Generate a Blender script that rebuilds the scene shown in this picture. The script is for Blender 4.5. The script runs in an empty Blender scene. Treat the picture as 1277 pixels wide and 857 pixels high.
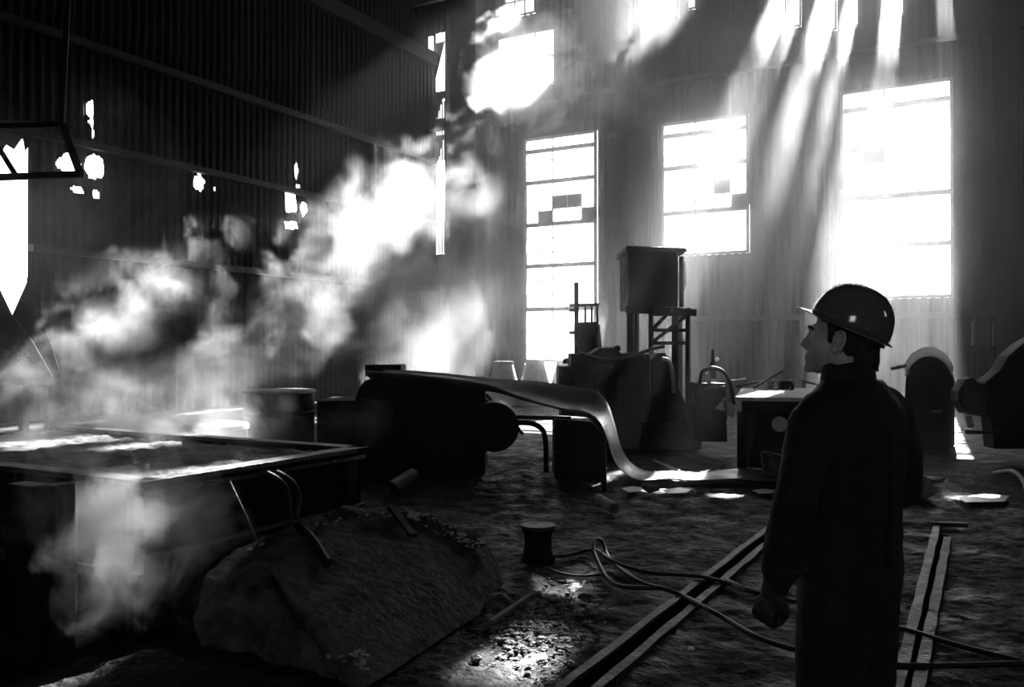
import bpy, bmesh, math, random
from mathutils import Vector, Matrix, noise
random.seed(11)
S = bpy.context.scene
COL = S.collection
# ------------------------------------------------------------------ camera
F_PX = 1080.0
YAW = math.atan2(.4869, .8735)          # the hall runs along +Y, the camera is turned to its left
cam = bpy.data.cameras.new('camera'); cam.sensor_width = 36; cam.lens = 36*F_PX/1277
cam_o = bpy.data.objects.new('camera', cam); COL.objects.link(cam_o)
cam_o.location = (0, 0, 1.62)
cam_o.rotation_euler = (math.radians(90.345), 0, YAW)
cam.clip_end = 300
S.camera = cam_o
# ------------------------------------------------------------------ world, sun, exposure
w = bpy.data.worlds.new('sky'); S.world = w; w.use_nodes = True
bg = w.node_tree.nodes['Background']; bg.inputs['Color'].default_value = (1, 1, 1, 1)
bg.inputs['Strength'].default_value = 6.0
SUN_DIR = Vector((-.048, .819, .571)).normalized()
sun = bpy.data.lights.new('sun', 'SUN'); sun.energy = 105; sun.angle = math.radians(.53)
sun_o = bpy.data.objects.new('sun', sun); COL.objects.link(sun_o)
sun_o.rotation_euler = SUN_DIR.to_track_quat('Z', 'Y').to_euler()
sun_o.location = (0, 34, 22)
S.view_settings.view_transform = 'Standard'; S.view_settings.look = 'None'
S.view_settings.gamma = 1; S.view_settings.exposure = 0.0
S.view_settings.use_curve_mapping = False
S.render.engine = 'CYCLES'
cy = S.cycles
cy.use_denoising = True
cy.max_bounces = 6; cy.diffuse_bounces = 3; cy.glossy_bounces = 3; cy.volume_bounces = 1
cy.transparent_max_bounces = 16; cy.transmission_bounces = 4
cy.volume_step_rate = 1.6; cy.volume_max_steps = 160
cy.sample_clamp_indirect = 8
HAZE = .015
# ------------------------------------------------------------------ pixel geometry (photo 1277x857)
FW = Vector((-.4869, .8735, 0)); RT = Vector((.8735, .4869, 0)); UP = Vector((0, 0, 1))
def CF(r, f, z): return RT*r + FW*f + UP*z
def W(px, py, f): return CF((px-638.5)/F_PX*f, f, 1.62+(435-py)/F_PX*f)
def G(px, py, z=0.0): return W(px, py, (1.62-z)*F_PX/(py-435))
def GZ(px, pyb, z): p = G(px, pyb); return Vector((p.x, p.y, z))
def onY(px, py, D):
    d = W(px, py, 1)-Vector((0, 0, 1.62)); return Vector((0, 0, 1.62))+d*(D/d.y)
def onX(px, py, X):
    d = W(px, py, 1)-Vector((0, 0, 1.62)); return Vector((0, 0, 1.62))+d*(X/d.x)
# ------------------------------------------------------------------ materials
def mat(name, c0, c1=None, scale=4, rough=.7, metal=0, bump=0, bscale=None, rough1=None, spec=.5, stretch=None, coat=0, detail=6):
    m = bpy.data.materials.new(name); m.use_nodes = True; nt = m.node_tree; N = nt.nodes; L = nt.links
    b = N['Principled BSDF']; b.inputs['Metallic'].default_value = metal; b.inputs['Roughness'].default_value = rough
    b.inputs['Specular IOR Level'].default_value = spec; b.inputs['Coat Weight'].default_value = coat
    b.inputs['Base Color'].default_value = (c0, c0, c0, 1)
    tc = N.new('ShaderNodeTexCoord'); mp = N.new('ShaderNodeMapping'); L.new(tc.outputs['Object'], mp.inputs[0])
    if stretch: mp.inputs['Scale'].default_value = stretch
    n = N.new('ShaderNodeTexNoise'); n.inputs['Scale'].default_value = scale; n.inputs['Detail'].default_value = detail
    n.inputs['Roughness'].default_value = .6
    L.new(mp.outputs[0], n.inputs['Vector'])
    if c1 is not None:
        r = N.new('ShaderNodeValToRGB'); r.color_ramp.elements[0].position = .35; r.color_ramp.elements[1].position = .68
        r.color_ramp.elements[0].color = (c0, c0, c0, 1); r.color_ramp.elements[1].color = (c1, c1, c1, 1)
        L.new(n.outputs[0], r.inputs[0]); L.new(r.outputs[0], b.inputs['Base Color'])
    if rough1 is not None:
        q = N.new('ShaderNodeMapRange'); q.inputs[1].default_value = .35; q.inputs[2].default_value = .65
        q.inputs[3].default_value = rough; q.inputs[4].default_value = rough1
        L.new(n.outputs[0], q.inputs[0]); L.new(q.outputs[0], b.inputs['Roughness'])
    if bump:
        n2 = N.new('ShaderNodeTexNoise'); n2.inputs['Scale'].default_value = bscale or scale*4; n2.inputs['Detail'].default_value = 7
        L.new(mp.outputs[0], n2.inputs['Vector'])
        bp = N.new('ShaderNodeBump'); bp.inputs['Strength'].default_value = bump; bp.inputs['Distance'].default_value = .03
        L.new(n2.outputs[0], bp.inputs['Height']); L.new(bp.outputs[0], b.inputs['Normal'])
    return m
M = dict(
    floor=mat('trodden_dirt', .0015, .007, 3, .5, 0, 1.0, 20, .95, spec=.16),
    wall=mat('sooty_sheet_metal', .001, .003, .6, .6, 0, .2, 5, .85, spec=.04),
    wallw=mat('grimy_sheet_metal', .003, .014, .7, .6, 0, .2, 5, .8, spec=.1),
    steel=mat('dark_steel', .0015, .005, 3, .5, 0, .3, 14, .75, spec=.08),
    girder=mat('dull_painted_steel', .003, .009, 2, .6, 0, .2, 10, spec=.08),
    pale=mat('pale_dusty_and_lit_steel', .15, .3, 5, .6, 0, .2, 20),  # also colours in the beam on the ladle lid and the lit ribs
    strip=mat('rolled_strip_steel', .5, .65, 2, .3, .9, .08, 6, .4),
    slag=mat('crusted_slag', .010, .11, 6, .75, 0, 1.0, 17, .95, spec=.25),
    crust=mat('pale_slag_crumbs', .12, .5, 14, .85, 0, .6, 30),
    rubble=mat('fine_rubble', .04, .2, 16, .8, 0, .8, 40),
    ash=mat('pale_ash', .35, .8, 9, .9, 0, .9, 30),
    rail=mat('worn_rail_steel', .01, .06, 9, .45, .35, .5, 30, .7),
    groove_dark=mat('black_groove_shade', .002, .004, 6, .95, 0, .2, 20, spec=0.0),  # shade of the gap between the rails, given as black colour
    rubber=mat('black_rubber', .006, .012, 8, .5, 0, .1, 40),
    cloth=mat('black_coverall_cloth', .008, .014, 18, .68, 0, .25, 120, spec=.3),
    glove=mat('dark_leather', .02, .05, 14, .6, 0, .4, 60),
    skin=mat('weathered_skin', .4, .52, 12, .5, 0, .15, 90),
    hair=mat('black_hair', .008, .014, 40, .6, 0, .5, 90),
    helmet=mat('grey_glossy_helmet', .10, .13, 3, .12, 0, .03, 30, spec=.6, coat=.5),
    white=mat('whitish_cloth', .5, .65, 5, .8, 0, .2, 20),
    frame=mat('rusty_window_steel', .04, .09, 6, .7, 0, .2, 20),
    board=mat('grimy_board', .05, .1, 5, .8, 0, .2, 20),
)
M['cloth'].node_tree.nodes['Principled BSDF'].inputs['Sheen Weight'].default_value = .04
def glass():
    m = bpy.data.materials.new('dusty_glass'); m.use_nodes = True; nt = m.node_tree; N = nt.nodes; L = nt.links
    for n in list(N): N.remove(n)
    o = N.new('ShaderNodeOutputMaterial'); t = N.new('ShaderNodeBsdfTransparent'); d = N.new('ShaderNodeBsdfTranslucent')
    t.inputs[0].default_value = (.95, .95, .95, 1); d.inputs[0].default_value = (.6, .6, .6, 1)
    mx = N.new('ShaderNodeMixShader'); nz = N.new('ShaderNodeTexNoise'); nz.inputs['Scale'].default_value = 1.2
    tc = N.new('ShaderNodeTexCoord'); L.new(tc.outputs['Object'], nz.inputs['Vector'])
    r = N.new('ShaderNodeMapRange'); r.inputs[1].default_value = .4; r.inputs[2].default_value = .7
    r.inputs[3].default_value = .08; r.inputs[4].default_value = .5
    L.new(nz.outputs[0], r.inputs[0]); L.new(r.outputs[0], mx.inputs[0])
    L.new(t.outputs[0], mx.inputs[1]); L.new(d.outputs[0], mx.inputs[2]); L.new(mx.outputs[0], o.inputs[0])
    return m
M['glass'] = glass()
def volmat(name, dens, g, nscale=None, lo=.45, hi=.75, stretch=(1, 1, 1), edge=.5, fwd=.0, grad=False):
    m = bpy.data.materials.new(name); m.use_nodes = True; nt = m.node_tree; N = nt.nodes; L = nt.links
    for n in list(N): N.remove(n)
    o = N.new('ShaderNodeOutputMaterial'); v = N.new('ShaderNodeVolumeScatter')
    v.inputs['Color'].default_value = (.96, .96, .96, 1); v.inputs['Anisotropy'].default_value = g
    v.inputs['Density'].default_value = dens
    v2 = N.new('ShaderNodeVolumeScatter'); v2.inputs['Color'].default_value = (.96, .96, .96, 1); v2.inputs['Anisotropy'].default_value = .985  # strong forward lobe added to imitate film halation around the windows
    ad = N.new('ShaderNodeMixShader'); ad.inputs[0].default_value = fwd
    L.new(v.outputs[0], ad.inputs[1]); L.new(v2.outputs[0], ad.inputs[2]); L.new(ad.outputs[0], o.inputs['Volume'])
    v2.inputs['Density'].default_value = dens
    if nscale:
        tc = N.new('ShaderNodeTexCoord')
        geo = N.new('ShaderNodeNewGeometry')
        mp = N.new('ShaderNodeMapping'); mp.inputs['Scale'].default_value = stretch
        L.new(geo.outputs['Position'], mp.inputs[0])
        nz = N.new('ShaderNodeTexNoise'); nz.inputs['Scale'].default_value = nscale; nz.inputs['Detail'].default_value = 5
        nz.inputs['Roughness'].default_value = .55; nz.inputs['Distortion'].default_value = .6
        L.new(mp.outputs[0], nz.inputs['Vector'])
        r = N.new('ShaderNodeMapRange'); r.inputs[1].default_value = lo; r.inputs[2].default_value = hi
        L.new(nz.outputs[0], r.inputs[0])
        nz.inputs['Roughness'].default_value = .62
        if not grad:                       # ragged edge: the noise has to beat a threshold that grows outwards
            ln = N.new('ShaderNodeVectorMath'); ln.operation = 'LENGTH'; L.new(tc.outputs['Object'], ln.inputs[0])
            f = N.new('ShaderNodeMapRange'); f.inputs[1].default_value = 0; f.inputs[2].default_value = 1
            f.inputs[3].default_value = 0; f.inputs[4].default_value = edge
            L.new(ln.outputs['Value'], f.inputs[0])
            sb = N.new('ShaderNodeMath'); sb.operation = 'SUBTRACT'; L.new(nz.outputs[0], sb.inputs[0]); L.new(f.outputs[0], sb.inputs[1])
            L.new(sb.outputs[0], r.inputs[0])
        b = N.new('ShaderNodeMath'); b.operation = 'MULTIPLY'; L.new(r.outputs[0], b.inputs[0]); b.inputs[1].default_value = dens
        out = b.outputs[0]
        if grad:
            sx = N.new('ShaderNodeSeparateXYZ'); L.new(geo.outputs['Position'], sx.inputs[0])
            gy = N.new('ShaderNodeMapRange'); gy.interpolation_type = 'SMOOTHSTEP'
            gy.inputs[1].default_value = 5; gy.inputs[2].default_value = 20; gy.inputs[3].default_value = .1; gy.inputs[4].default_value = 1
            L.new(sx.outputs[1], gy.inputs[0])
            gx = N.new('ShaderNodeMapRange'); gx.interpolation_type = 'SMOOTHSTEP'  # haze thinned towards the left so that wall stays dark
            gx.inputs[1].default_value = -15; gx.inputs[2].default_value = -6; gx.inputs[3].default_value = .015; gx.inputs[4].default_value = 1
            L.new(sx.outputs[0], gx.inputs[0])
            r.inputs[3].default_value = .35
            c_ = N.new('ShaderNodeMath'); c_.operation = 'MULTIPLY'; L.new(gy.outputs[0], c_.inputs[0]); L.new(gx.outputs[0], c_.inputs[1])
            d_ = N.new('ShaderNodeMath'); d_.operation = 'MULTIPLY'; L.new(c_.outputs[0], d_.inputs[0]); L.new(r.outputs[0], d_.inputs[1])
            e_ = N.new('ShaderNodeMath'); e_.operation = 'MULTIPLY'; L.new(d_.outputs[0], e_.inputs[0]); e_.inputs[1].default_value = dens
            out = e_.outputs[0]
        L.new(out, v.inputs['Density']); L.new(out, v2.inputs['Density'])
    else:
        m.cycles.homogeneous_volume = True if hasattr(m.cycles, 'homogeneous_volume') else None
    return m
# ------------------------------------------------------------------ object helpers
def tag(o, label, cat=None, group=None, kind=None):
    if label: o['label'] = label
    if cat: o['category'] = cat
    if group: o['group'] = group
    if kind: o['kind'] = kind
    return o
def empty(name, loc, label=None, cat=None, group=None, rz=0):
    o = bpy.data.objects.new(name, None); COL.objects.link(o); o.location = loc; o.rotation_euler.z = rz
    o.empty_display_size = .1
    return tag(o, label, cat, group)
def setmat(me, m):
    me.materials.append(M[m] if isinstance(m, str) else m)
def link(name, me, parent=None):
    o = bpy.data.objects.new(name, me); COL.objects.link(o)
    if parent is not None:
        o.parent = parent
    return o
class MB:
    """collects geometry in world coordinates"""
    def __init__(s): s.v = []; s.f = []
    def add(s, vs, fs):
        n = len(s.v); s.v += [Vector(v) for v in vs]; s.f += [tuple(i+n for i in f) for f in fs]; return s
    def box(s, a, b):
        x0, y0, z0 = [min(a[i], b[i]) for i in range(3)]; x1, y1, z1 = [max(a[i], b[i]) for i in range(3)]
        return s.add([(x0, y0, z0), (x1, y0, z0), (x1, y1, z0), (x0, y1, z0), (x0, y0, z1), (x1, y0, z1), (x1, y1, z1), (x0, y1, z1)],
                     [(0, 3, 2, 1), (4, 5, 6, 7), (0, 1, 5, 4), (1, 2, 6, 5), (2, 3, 7, 6), (3, 0, 4, 7)])
    def bar(s, a, b, w, h=None, up=(0, 0, 1)):
        a = Vector(a); b = Vector(b); h = h or w; d = (b-a).normalized(); u = Vector(up)
        if abs(d.dot(u)) > .98: u = Vector((0, 1, 0)) if abs(d.y) < .9 else Vector((1, 0, 0))
        r = d.cross(u).normalized(); u = r.cross(d)
        vs = [p+r*(i*w/2)+u*(j*h/2) for p in (a, b) for i, j in ((-1, -1), (1, -1), (1, 1), (-1, 1))]
        return s.add(vs, [(0, 1, 2, 3), (7, 6, 5, 4), (0, 4, 5, 1), (1, 5, 6, 2), (2, 6, 7, 3), (3, 7, 4, 0)])
    def tube(s, pts, r, n=10, closed=False, cap=True):
        pts = [Vector(p) for p in pts]; k = len(pts); rs = r if isinstance(r, (list, tuple)) else [r]*k
        base = len(s.v); prev = None
        for i, p in enumerate(pts):
            if closed: d = (pts[(i+1) % k]-pts[i-1]).normalized()
            else: d = (pts[min(i+1, k-1)]-pts[max(i-1, 0)]).normalized()
            if prev is None:
                a = Vector((0, 0, 1)) if abs(d.z) < .9 else Vector((1, 0, 0)); x = d.cross(a).normalized()
            else:
                x = (prev-d*prev.dot(d)).normalized()
            prev = x; y = d.cross(x)
            for j in range(n):
                t = 2*math.pi*j/n; s.v.append(p+x*math.cos(t)*rs[i]+y*math.sin(t)*rs[i])
        for i in range(k if closed else k-1):
            for j in range(n):
                a = base+i*n+j; b = base+i*n+(j+1) % n; c = base+((i+1) % k)*n+(j+1) % n; d_ = base+((i+1) % k)*n+j
                s.f.append((a, b, c, d_))
        if cap and not closed:
            s.f.append(tuple(base+j for j in reversed(range(n)))); s.f.append(tuple(base+(k-1)*n+j for j in range(n)))
        return s
    def lathe(s, c, prof, n=28, axis='z'):
        c = Vector(c); base = len(s.v)
        for (r, z) in prof:
            for j in range(n):
                t = 2*math.pi*j/n; q = Vector((r*math.cos(t), r*math.sin(t), z))
                if axis == 'x': q = Vector((q.z, q.x, q.y))
                if axis == 'y': q = Vector((q.x, q.z, q.y))
                s.v.append(c+q)
        for i in range(len(prof)-1):
            for j in range(n):
                s.f.append((base+i*n+j, base+i*n+(j+1) % n, base+(i+1)*n+(j+1) % n, base+(i+1)*n+j))
        s.f.append(tuple(base+j for j in reversed(range(n)))); s.f.append(tuple(base+(len(prof)-1)*n+j for j in range(n)))
        return s
    def prism(s, poly, off):
        """poly: list of 3D points, off: extrusion vector"""
        off = Vector(off); n = len(poly); vs = [Vector(p) for p in poly]+[Vector(p)+off for p in poly]
        return s.add(vs, [tuple(range(n))[::-1], tuple(range(n, 2*n))]+[(i, (i+1) % n, n+(i+1) % n, n+i) for i in range(n)])
    def build(s, name, m, parent=None, smooth=False, bevel=0, origin=None, recalc=True, ang=40):
        me = bpy.data.meshes.new(name)
        if origin is None:
            if parent is not None: o0 = Vector((0, 0, 0))
            else:
                xs = [sum(v[i] for v in s.v)/len(s.v) for i in range(2)]; o0 = Vector((xs[0], xs[1], min(v.z for v in s.v)))
        else: o0 = Vector(origin)
        inv = parent_matrix(parent).inverted() if parent is not None else Matrix.Translation(-o0)
        me.from_pydata([inv @ v for v in s.v], [], s.f); me.update()
        if recalc:
            bm = bmesh.new(); bm.from_mesh(me); bmesh.ops.recalc_face_normals(bm, faces=bm.faces); bm.to_mesh(me); bm.free()
        setmat(me, m)
        if smooth:
            me.polygons.foreach_set('use_smooth', [True]*len(me.polygons)); me.set_sharp_from_angle(angle=math.radians(ang))
        o = link(name, me, parent)
        if parent is None: o.location = o0
        if bevel:
            b = o.modifiers.new('bevel', 'BEVEL'); b.width = bevel; b.segments = 2; b.limit_method = 'ANGLE'
        return o
def parent_matrix(o):
    m = Matrix.LocRotScale(o.location, o.rotation_euler, o.scale)
    return parent_matrix(o.parent) @ m if o.parent else m
def struct(name, label=None):
    o = empty(name, (0, 0, 0)); o['kind'] = 'structure'
    if label: o['label'] = label
    return o
def spline(pts, n=8):
    pts = [Vector(p) for p in pts]; out = []
    P = [pts[0]*2-pts[1]]+pts+[pts[-1]*2-pts[-2]]
    for i in range(1, len(P)-2):
        for k in range(n):
            t = k/n; a, b, c, d = P[i-1], P[i], P[i+1], P[i+2]
            out.append(.5*((2*b)+(-a+c)*t+(2*a-5*b+4*c-d)*t*t+(-a+3*b-3*c+d)*t**3))
    out.append(pts[-1]); return out

# ================================================================== STRUCTURE
D = 28.0; XL = -19.1; XR = 12.0; YB = -8.0; ZT = 19.0
# ---- floor: trodden dirt with real relief
def fbm(x, y, z=0, o=4, h=.55):
    s = 0; a = 1; t = 0
    for k in range(o): s += a*noise.noise((x, y, z+k*7.3)); t += a; a *= h; x *= 2.03; y *= 2.03
    return s/t
def floor_h(x, y):
    h = .03*fbm(x*.7, y*.7)+.02*fbm(x*3.1, y*3.1, 5)
    if -8 < x < 4 and 0 < y < 14: h += .022*abs(noise.noise((x*7, y*7, 3)))+.012*noise.noise((x*15, y*15, 9))
    return h-.025
def axis(a, b, fa, fb, fine, coarse):
    out = []; x = a
    while x < b:
        out.append(x); x += fine if fa <= x < fb else coarse
    out.append(b); return out
xs = axis(XL, XR, -6, 1.6, .03, .3); ys = axis(YB, D, 2.0, 11.5, .03, .3)
fv = [(x, y, floor_h(x, y)) for y in ys for x in xs]
nx = len(xs)
ff = [(j*nx+i, j*nx+i+1, (j+1)*nx+i+1, (j+1)*nx+i) for j in range(len(ys)-1) for i in range(nx-1)]
me = bpy.data.meshes.new('floor'); me.from_pydata(fv, [], ff); setmat(me, 'floor')
me.polygons.foreach_set('use_smooth', [True]*len(me.polygons))
fl = link('floor', me); tag(fl, 'dark trodden earth floor of the works hall', kind='structure')

# ---- corrugated sheet walls
def sheet(name, u0, u1, z0, z1, P, parent, m, holes=(), pitch=.25, amp=.03):
    """corrugated sheet; P(u, z, d) -> world; holes: list of functions(u,z)->bool"""
    if holes: du = .03; nz = max(1, int((z1-z0)/.05))
    else: du = pitch/4; nz = 1
    n = max(2, int(round((u1-u0)/du))); vs = []; fs = []
    for j in range(nz+1):
        z = z0+(z1-z0)*j/nz
        for i in range(n+1):
            u = u0+(u1-u0)*i/n
            d = amp*max(-1, min(1, 1.6*math.sin(2*math.pi*u/pitch)))
            vs.append(P(u, z, d))
    for j in range(nz):
        for i in range(n):
            if holes:
                uc = u0+(u1-u0)*(i+.5)/n; zc = z0+(z1-z0)*(j+.5)/nz
                if any(h(uc, zc) for h in holes): continue
            fs.append((j*(n+1)+i, j*(n+1)+i+1, (j+1)*(n+1)+i+1, (j+1)*(n+1)+i))
    me = bpy.data.meshes.new(name); me.from_pydata(vs, [], fs); setmat(me, m)
    return link(name, me, parent)
def wall(u0, u1, z0, z1, P, parent, m, openings, holes=(), du=2.4, dz=3.2):
    us = {u0, u1}; zs = {z0, z1}
    for a, b, c, d in openings: us |= {a, b}; zs |= {c, d}
    def fill(s, step):
        s = sorted(s); out = [s[0]]
        for a in s[1:]:
            if a-out[-1] < .02: continue
            k = max(1, int(math.ceil((a-out[-1])/step-.2))); b = out[-1]
            out += [b+(a-b)*i/k for i in range(1, k+1)]
        return out
    U = fill(us, du)
    ki = 0
    for i in range(len(U)-1):
        a, b = U[i], U[i+1]; uc = (a+b)/2
        ops = sorted([o for o in openings if o[0]-.01 <= uc <= o[1]+.01], key=lambda o: o[2])
        z = z0; spans = []
        for o in ops:
            if o[2] > z+.02: spans.append((z, o[2]))
            z = max(z, o[3])
        if z < z1-.02: spans.append((z, z1))
        for s0, s1 in spans:
            k = max(1, int(round((s1-s0)/dz)))
            for q in range(k):
                c = s0+(s1-s0)*q/k; d = s0+(s1-s0)*(q+1)/k
                hs = [h[1] for h in holes if h[0][0] < b and h[0][1] > a and h[0][2] < d and h[0][3] > c]
                ki += 1
                lap = (.012 if (ki % 2) else 0)
                e0 = .0 if (s0 > z0+.01 and q == 0) else .06
                e1 = .0 if (s1 < z1-.01 and q == k-1) else .06
                def PP(u, zz, dd, lap=lap): return P(u, zz, dd+lap+(.02 if q % 2 else 0))
                l0 = any(abs(o[1]-a) < .02 and o[2] < d and o[3] > c for o in openings)
                l1 = any(abs(o[0]-b) < .02 and o[2] < d and o[3] > c for o in openings)
                sheet('corrugated_sheet', a-(0 if l0 else .05), b+(0 if l1 else .05), c-e0, d+e1, PP, parent, m, hs)
# openings in the far wall: x0, x1, z0, z1
WIN = [(onY(655, 300, D).x, onY(745, 300, D).x, .35, 9.3),
       (onY(826, 300, D).x, onY(935, 300, D).x, 4.7, 9.2),
       (onY(1049, 300, D).x, onY(1190, 300, D).x, 3.1, 9.45)]
SLOT = (-19.0, -18.42, 5.3, 13.9)
CLER = [(-16.2, -13.8, 11.2, 13.2),      # glowing one by the column
        (-15.9, -14.6, 13.9, 15.0),       # panes at the top edge of the picture
        (-10.7, -10.2, 12.7, 14.4), (-9.9, -9.2, 12.7, 14.4), (-8.9, -8.6, 12.9, 14.0),
        (-6.1, -5.7, 11.7, 13.2), (-5.45, -5.25, 11.7, 13.2), (-4.75, -4.2, 11.4, 12.9), (-3.9, -3.55, 11.4, 12.9), (-2.9, -2.3, 11.5, 12.7), (-1.5, -1.0, 11.9, 12.2),
        (-8.6, -7.9, 15.7, 17.6), (-7.6, -7.2, 15.9, 17.4), (-10.0, -9.1, 16.9, 18.1), (-6.0, -5.45, 17.35, 18.25), (-4.1, -3.72, 15.4, 15.85), (-3.8, -3.38, 16.5, 16.95)]  # row above the view, placed to aim sunbeams at smoke, box and ash
wf = struct('wall_back', 'far corrugated wall with three tall bright factory windows')
wall(XL, XR, 0, ZT, lambda u, z, d: Vector((u, D+d, z)), wf, 'wallw', WIN+[SLOT]+CLER)
# girts and ledges on the far wall
def girt(mb, z, x0, x1, h=.18): mb.box((x0, D-.16, z-h/2), (x1, D-.04, z+h/2))
for z in (2.6, 10.6):
    x0s = XL
    g = MB()
    if z < 9:
        g.box((WIN[0][1]+.1, D-.18, z-.09), (XR, D-.05, z+.09))
    else: g.box((XL+1.5, D-.3, z-.1), (XR, D-.05, z+.02))
    g.build('ledge', 'girder', wf)
# building columns standing just in front of the far wall
def hcol(x, y, w, d, z1, label, g='steel columns along the far wall'):
    e = empty('steel_column', (x, y, 0), label, 'column')
    MB().box((x-w/2, y-.03, 0), (x+w/2, y+.03, z1)).build('web', 'girder', e)
    MB().box((x-w/2-.05, y-d/2, 0), (x-w/2, y+d/2, z1)).build('flange', 'girder', e)
    MB().box((x+w/2, y-d/2, 0), (x+w/2+.05, y+d/2, z1)).build('flange', 'girder', e)
    return e
cx = onY(579, 300, 27.3).x
hcol(cx, 27.3, 1.25, .6, ZT-.1, 'wide dark building column beside the narrow slatted slot')
cx = onY(777, 300, 27.5).x
hcol(cx, 27.5, .45, .4, ZT-.1, 'slim column between the low left window and the middle window')
cx = onY(1010, 300, 27.5).x
hcol(cx, 27.5, .3, .3, ZT-.1, 'thin column left of the tallest right window')
cx = onY(1258, 300, 27.5).x
hcol(cx, 27.5, .5, .4, ZT-.1, 'column at the right edge of the picture')

def window(name, x0, x1, z0, z1, ncol, rails, rows, missing=.12, dark=(), y=D-.06, label=None, extra_mid=True):
    w_ = struct(name, label)
    fr = MB()
    t = .09
    fr.box((x0, y-.06, z0), (x0+t, y+.06, z1)); fr.box((x1-t, y-.06, z0), (x1, y+.06, z1))
    fr.box((x0, y-.06, z0), (x1, y+.06, z0+t)); fr.box((x0, y-.06, z1-t), (x1, y+.06, z1))
    fr.build('window_frame', 'frame', w_)
    zz = [z0]+list(rails)+[z1]
    for z in rails:
        MB().box((x0+t, y-.05, z-.07), (x1-t, y+.05, z+.07)).build('rail', 'frame', w_)
    cw = (x1-x0)/ncol
    mu = MB()
    for c in range(1, ncol):
        if ncol > 3 and c == ncol//2+0: tt = .022
        else: tt = .009
        mu.box((x0+c*cw-tt, y-.025, z0+t), (x0+c*cw+tt, y+.025, z1-t))
    mu.build('mullion', 'frame', w_)
    pm = {}
    for k in range(len(zz)-1):
        a, b = zz[k], zz[k+1]; rr = rows if b-a > 1 else 1
        rh = (b-a)/rr
        for r in range(1, rr):
            MB().box((x0+t, y-.02, a+r*rh-.009), (x1-t, y+.02, a+r*rh+.009)).build('glazing_bar', 'frame', w_)
        for r in range(rr):
            for c in range(ncol):
                opaque = (k, r, c) in dark
                if not opaque and random.random() < missing: continue
                key = (round(rh, 3), opaque)
                if key not in pm:
                    me = bpy.data.meshes.new('pane'); hw = cw/2-.02; hh = rh/2-.02
                    me.from_pydata([(-hw, 0, -hh), (hw, 0, -hh), (hw, 0, hh), (-hw, 0, hh)], [], [(0, 1, 2, 3)])
                    setmat(me, 'board' if opaque else 'glass'); pm[key] = me
                o = link('pane', pm[key], w_)
                o.location = (x0+(c+.5)*cw, y, a+(r+.5)*rh); o.rotation_euler = (random.uniform(-.02, .02), 0, 0)
    return w_
RAIL = [3.05, 4.62, 6.12, 7.66, 8.8]
window('window_1', *WIN[0][:2], 1.15, 9.3, 5, RAIL, 3, .3, {(3, 0, 4), (3, 0, 1), (3, 1, 2), (3, 1, 3)}, label='tall window nearest the corner, reaching almost to the floor')
window('window_2', *WIN[1][:2], 4.7, 9.2, 5, [6.15, 7.66, 8.75], 3, .25, {(1, 1, 3), (1, 0, 4)}, label='short middle window above the machine cab')
window('window_3', *WIN[2][:2], 3.1, 9.45, 5, [4.68, 6.16, 7.66, 8.85], 3, .25, {(2, 2, 1)}, label='large window behind the helmeted worker')
# clerestory frames
cl = struct('window_4', 'high broken clerestory openings along the top of the far wall')
for (a, b, c, d) in CLER:
    f = MB()
    f.box((a, D-.1, c), (a+.05, D, d)); f.box((b-.05, D-.1, c), (b, D, d)); f.box((a, D-.1, c), (b, D, c+.05)); f.box((a, D-.1, d-.05), (b, D, d))
    if b-a > 1.1:
        for q in (1, 2): x = a+(b-a)*q/3; f.box((x-.03, D-.08, c), (x+.03, D-.02, d))
        f.box((a, D-.08, (c+d)/2-.03), (b, D-.02, (c+d)/2+.03))
    f.build('window_frame', 'frame', cl)
# slats in the narrow slot
sl = struct('window_5', 'narrow slot at the corner barred with upright slats')
for i in range(6):
    x = SLOT[0]+.05+i*.1
    MB().bar((x, D-.08, 8.9+i*.0), (x, D-.08, 11.2), .045, .05).build('slat', 'frame', sl)
    MB().bar((x, D-.08, 5.3), (x, D-.08, 6.6), .04, .05).build('slat', 'frame', sl)
MB().box((SLOT[0], D-.1, 10.05), (SLOT[1], D-.04, 10.55)).build('board', 'board', sl)
MB().box((SLOT[0], D-.1, 11.3), (SLOT[1], D-.04, 11.6)).build('board', 'board', sl)
for z0, z1 in ((8.6, 9.6), (10.5, 11.2), (12.1, 13.2)):
    MB().prism([(SLOT[0], D-.12, z0-.2), (SLOT[0], D-.12, z1+.3), (SLOT[1]-.1, D-.12, z1+.3)], (0, .03, 0)).build('board', 'board', sl)

# ---- left wall with torn holes
def blob(px, py, rw, rh, seed=0, rot=0):
    c = onX(px, py, XL); y0, zc = c.y, c.z
    sy = rw; sz = rh
    def f(u, z):
        du = (u-y0)/sy; dz = (z-zc)/sz
        a = math.atan2(dz, du); r = 1+.35*noise.noise((math.cos(a)*1.3+seed, math.sin(a)*1.3, seed*2.1))
        return du*du+dz*dz < r*r
    return ((y0-sy*1.5, y0+sy*1.5, zc-sz*1.5, zc+sz*1.5), f)
holes = [blob(247, 228, .18, .22, 1), blob(247.5, 218, .08, .08, 2), blob(266, 236, .04, .04, 3),
         blob(369, 212, .09, .26, 4), blob(371, 232, .07, .07, 5), blob(361, 252, .24, .34, 6), blob(377, 260, .12, .24, 7),
         blob(362, 281, .3, .13, 8), blob(112, 136, .08, .22, 9), blob(113, 152, .07, .12, 10), blob(115, 166, .05, .12, 16),
         blob(117, 207, .26, .3, 11), blob(84, 205, .28, .22, 12), blob(94, 237, .16, .08, 13), blob(118, 242, .09, .09, 14),
         blob(543, 60, .5, .5, 15)]
o_l = onX(0, 300, XL).y; o_r = onX(33, 300, XL).y
z_t = onX(20, 172, XL).z; z_b = onX(15, 392, XL).z
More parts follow.
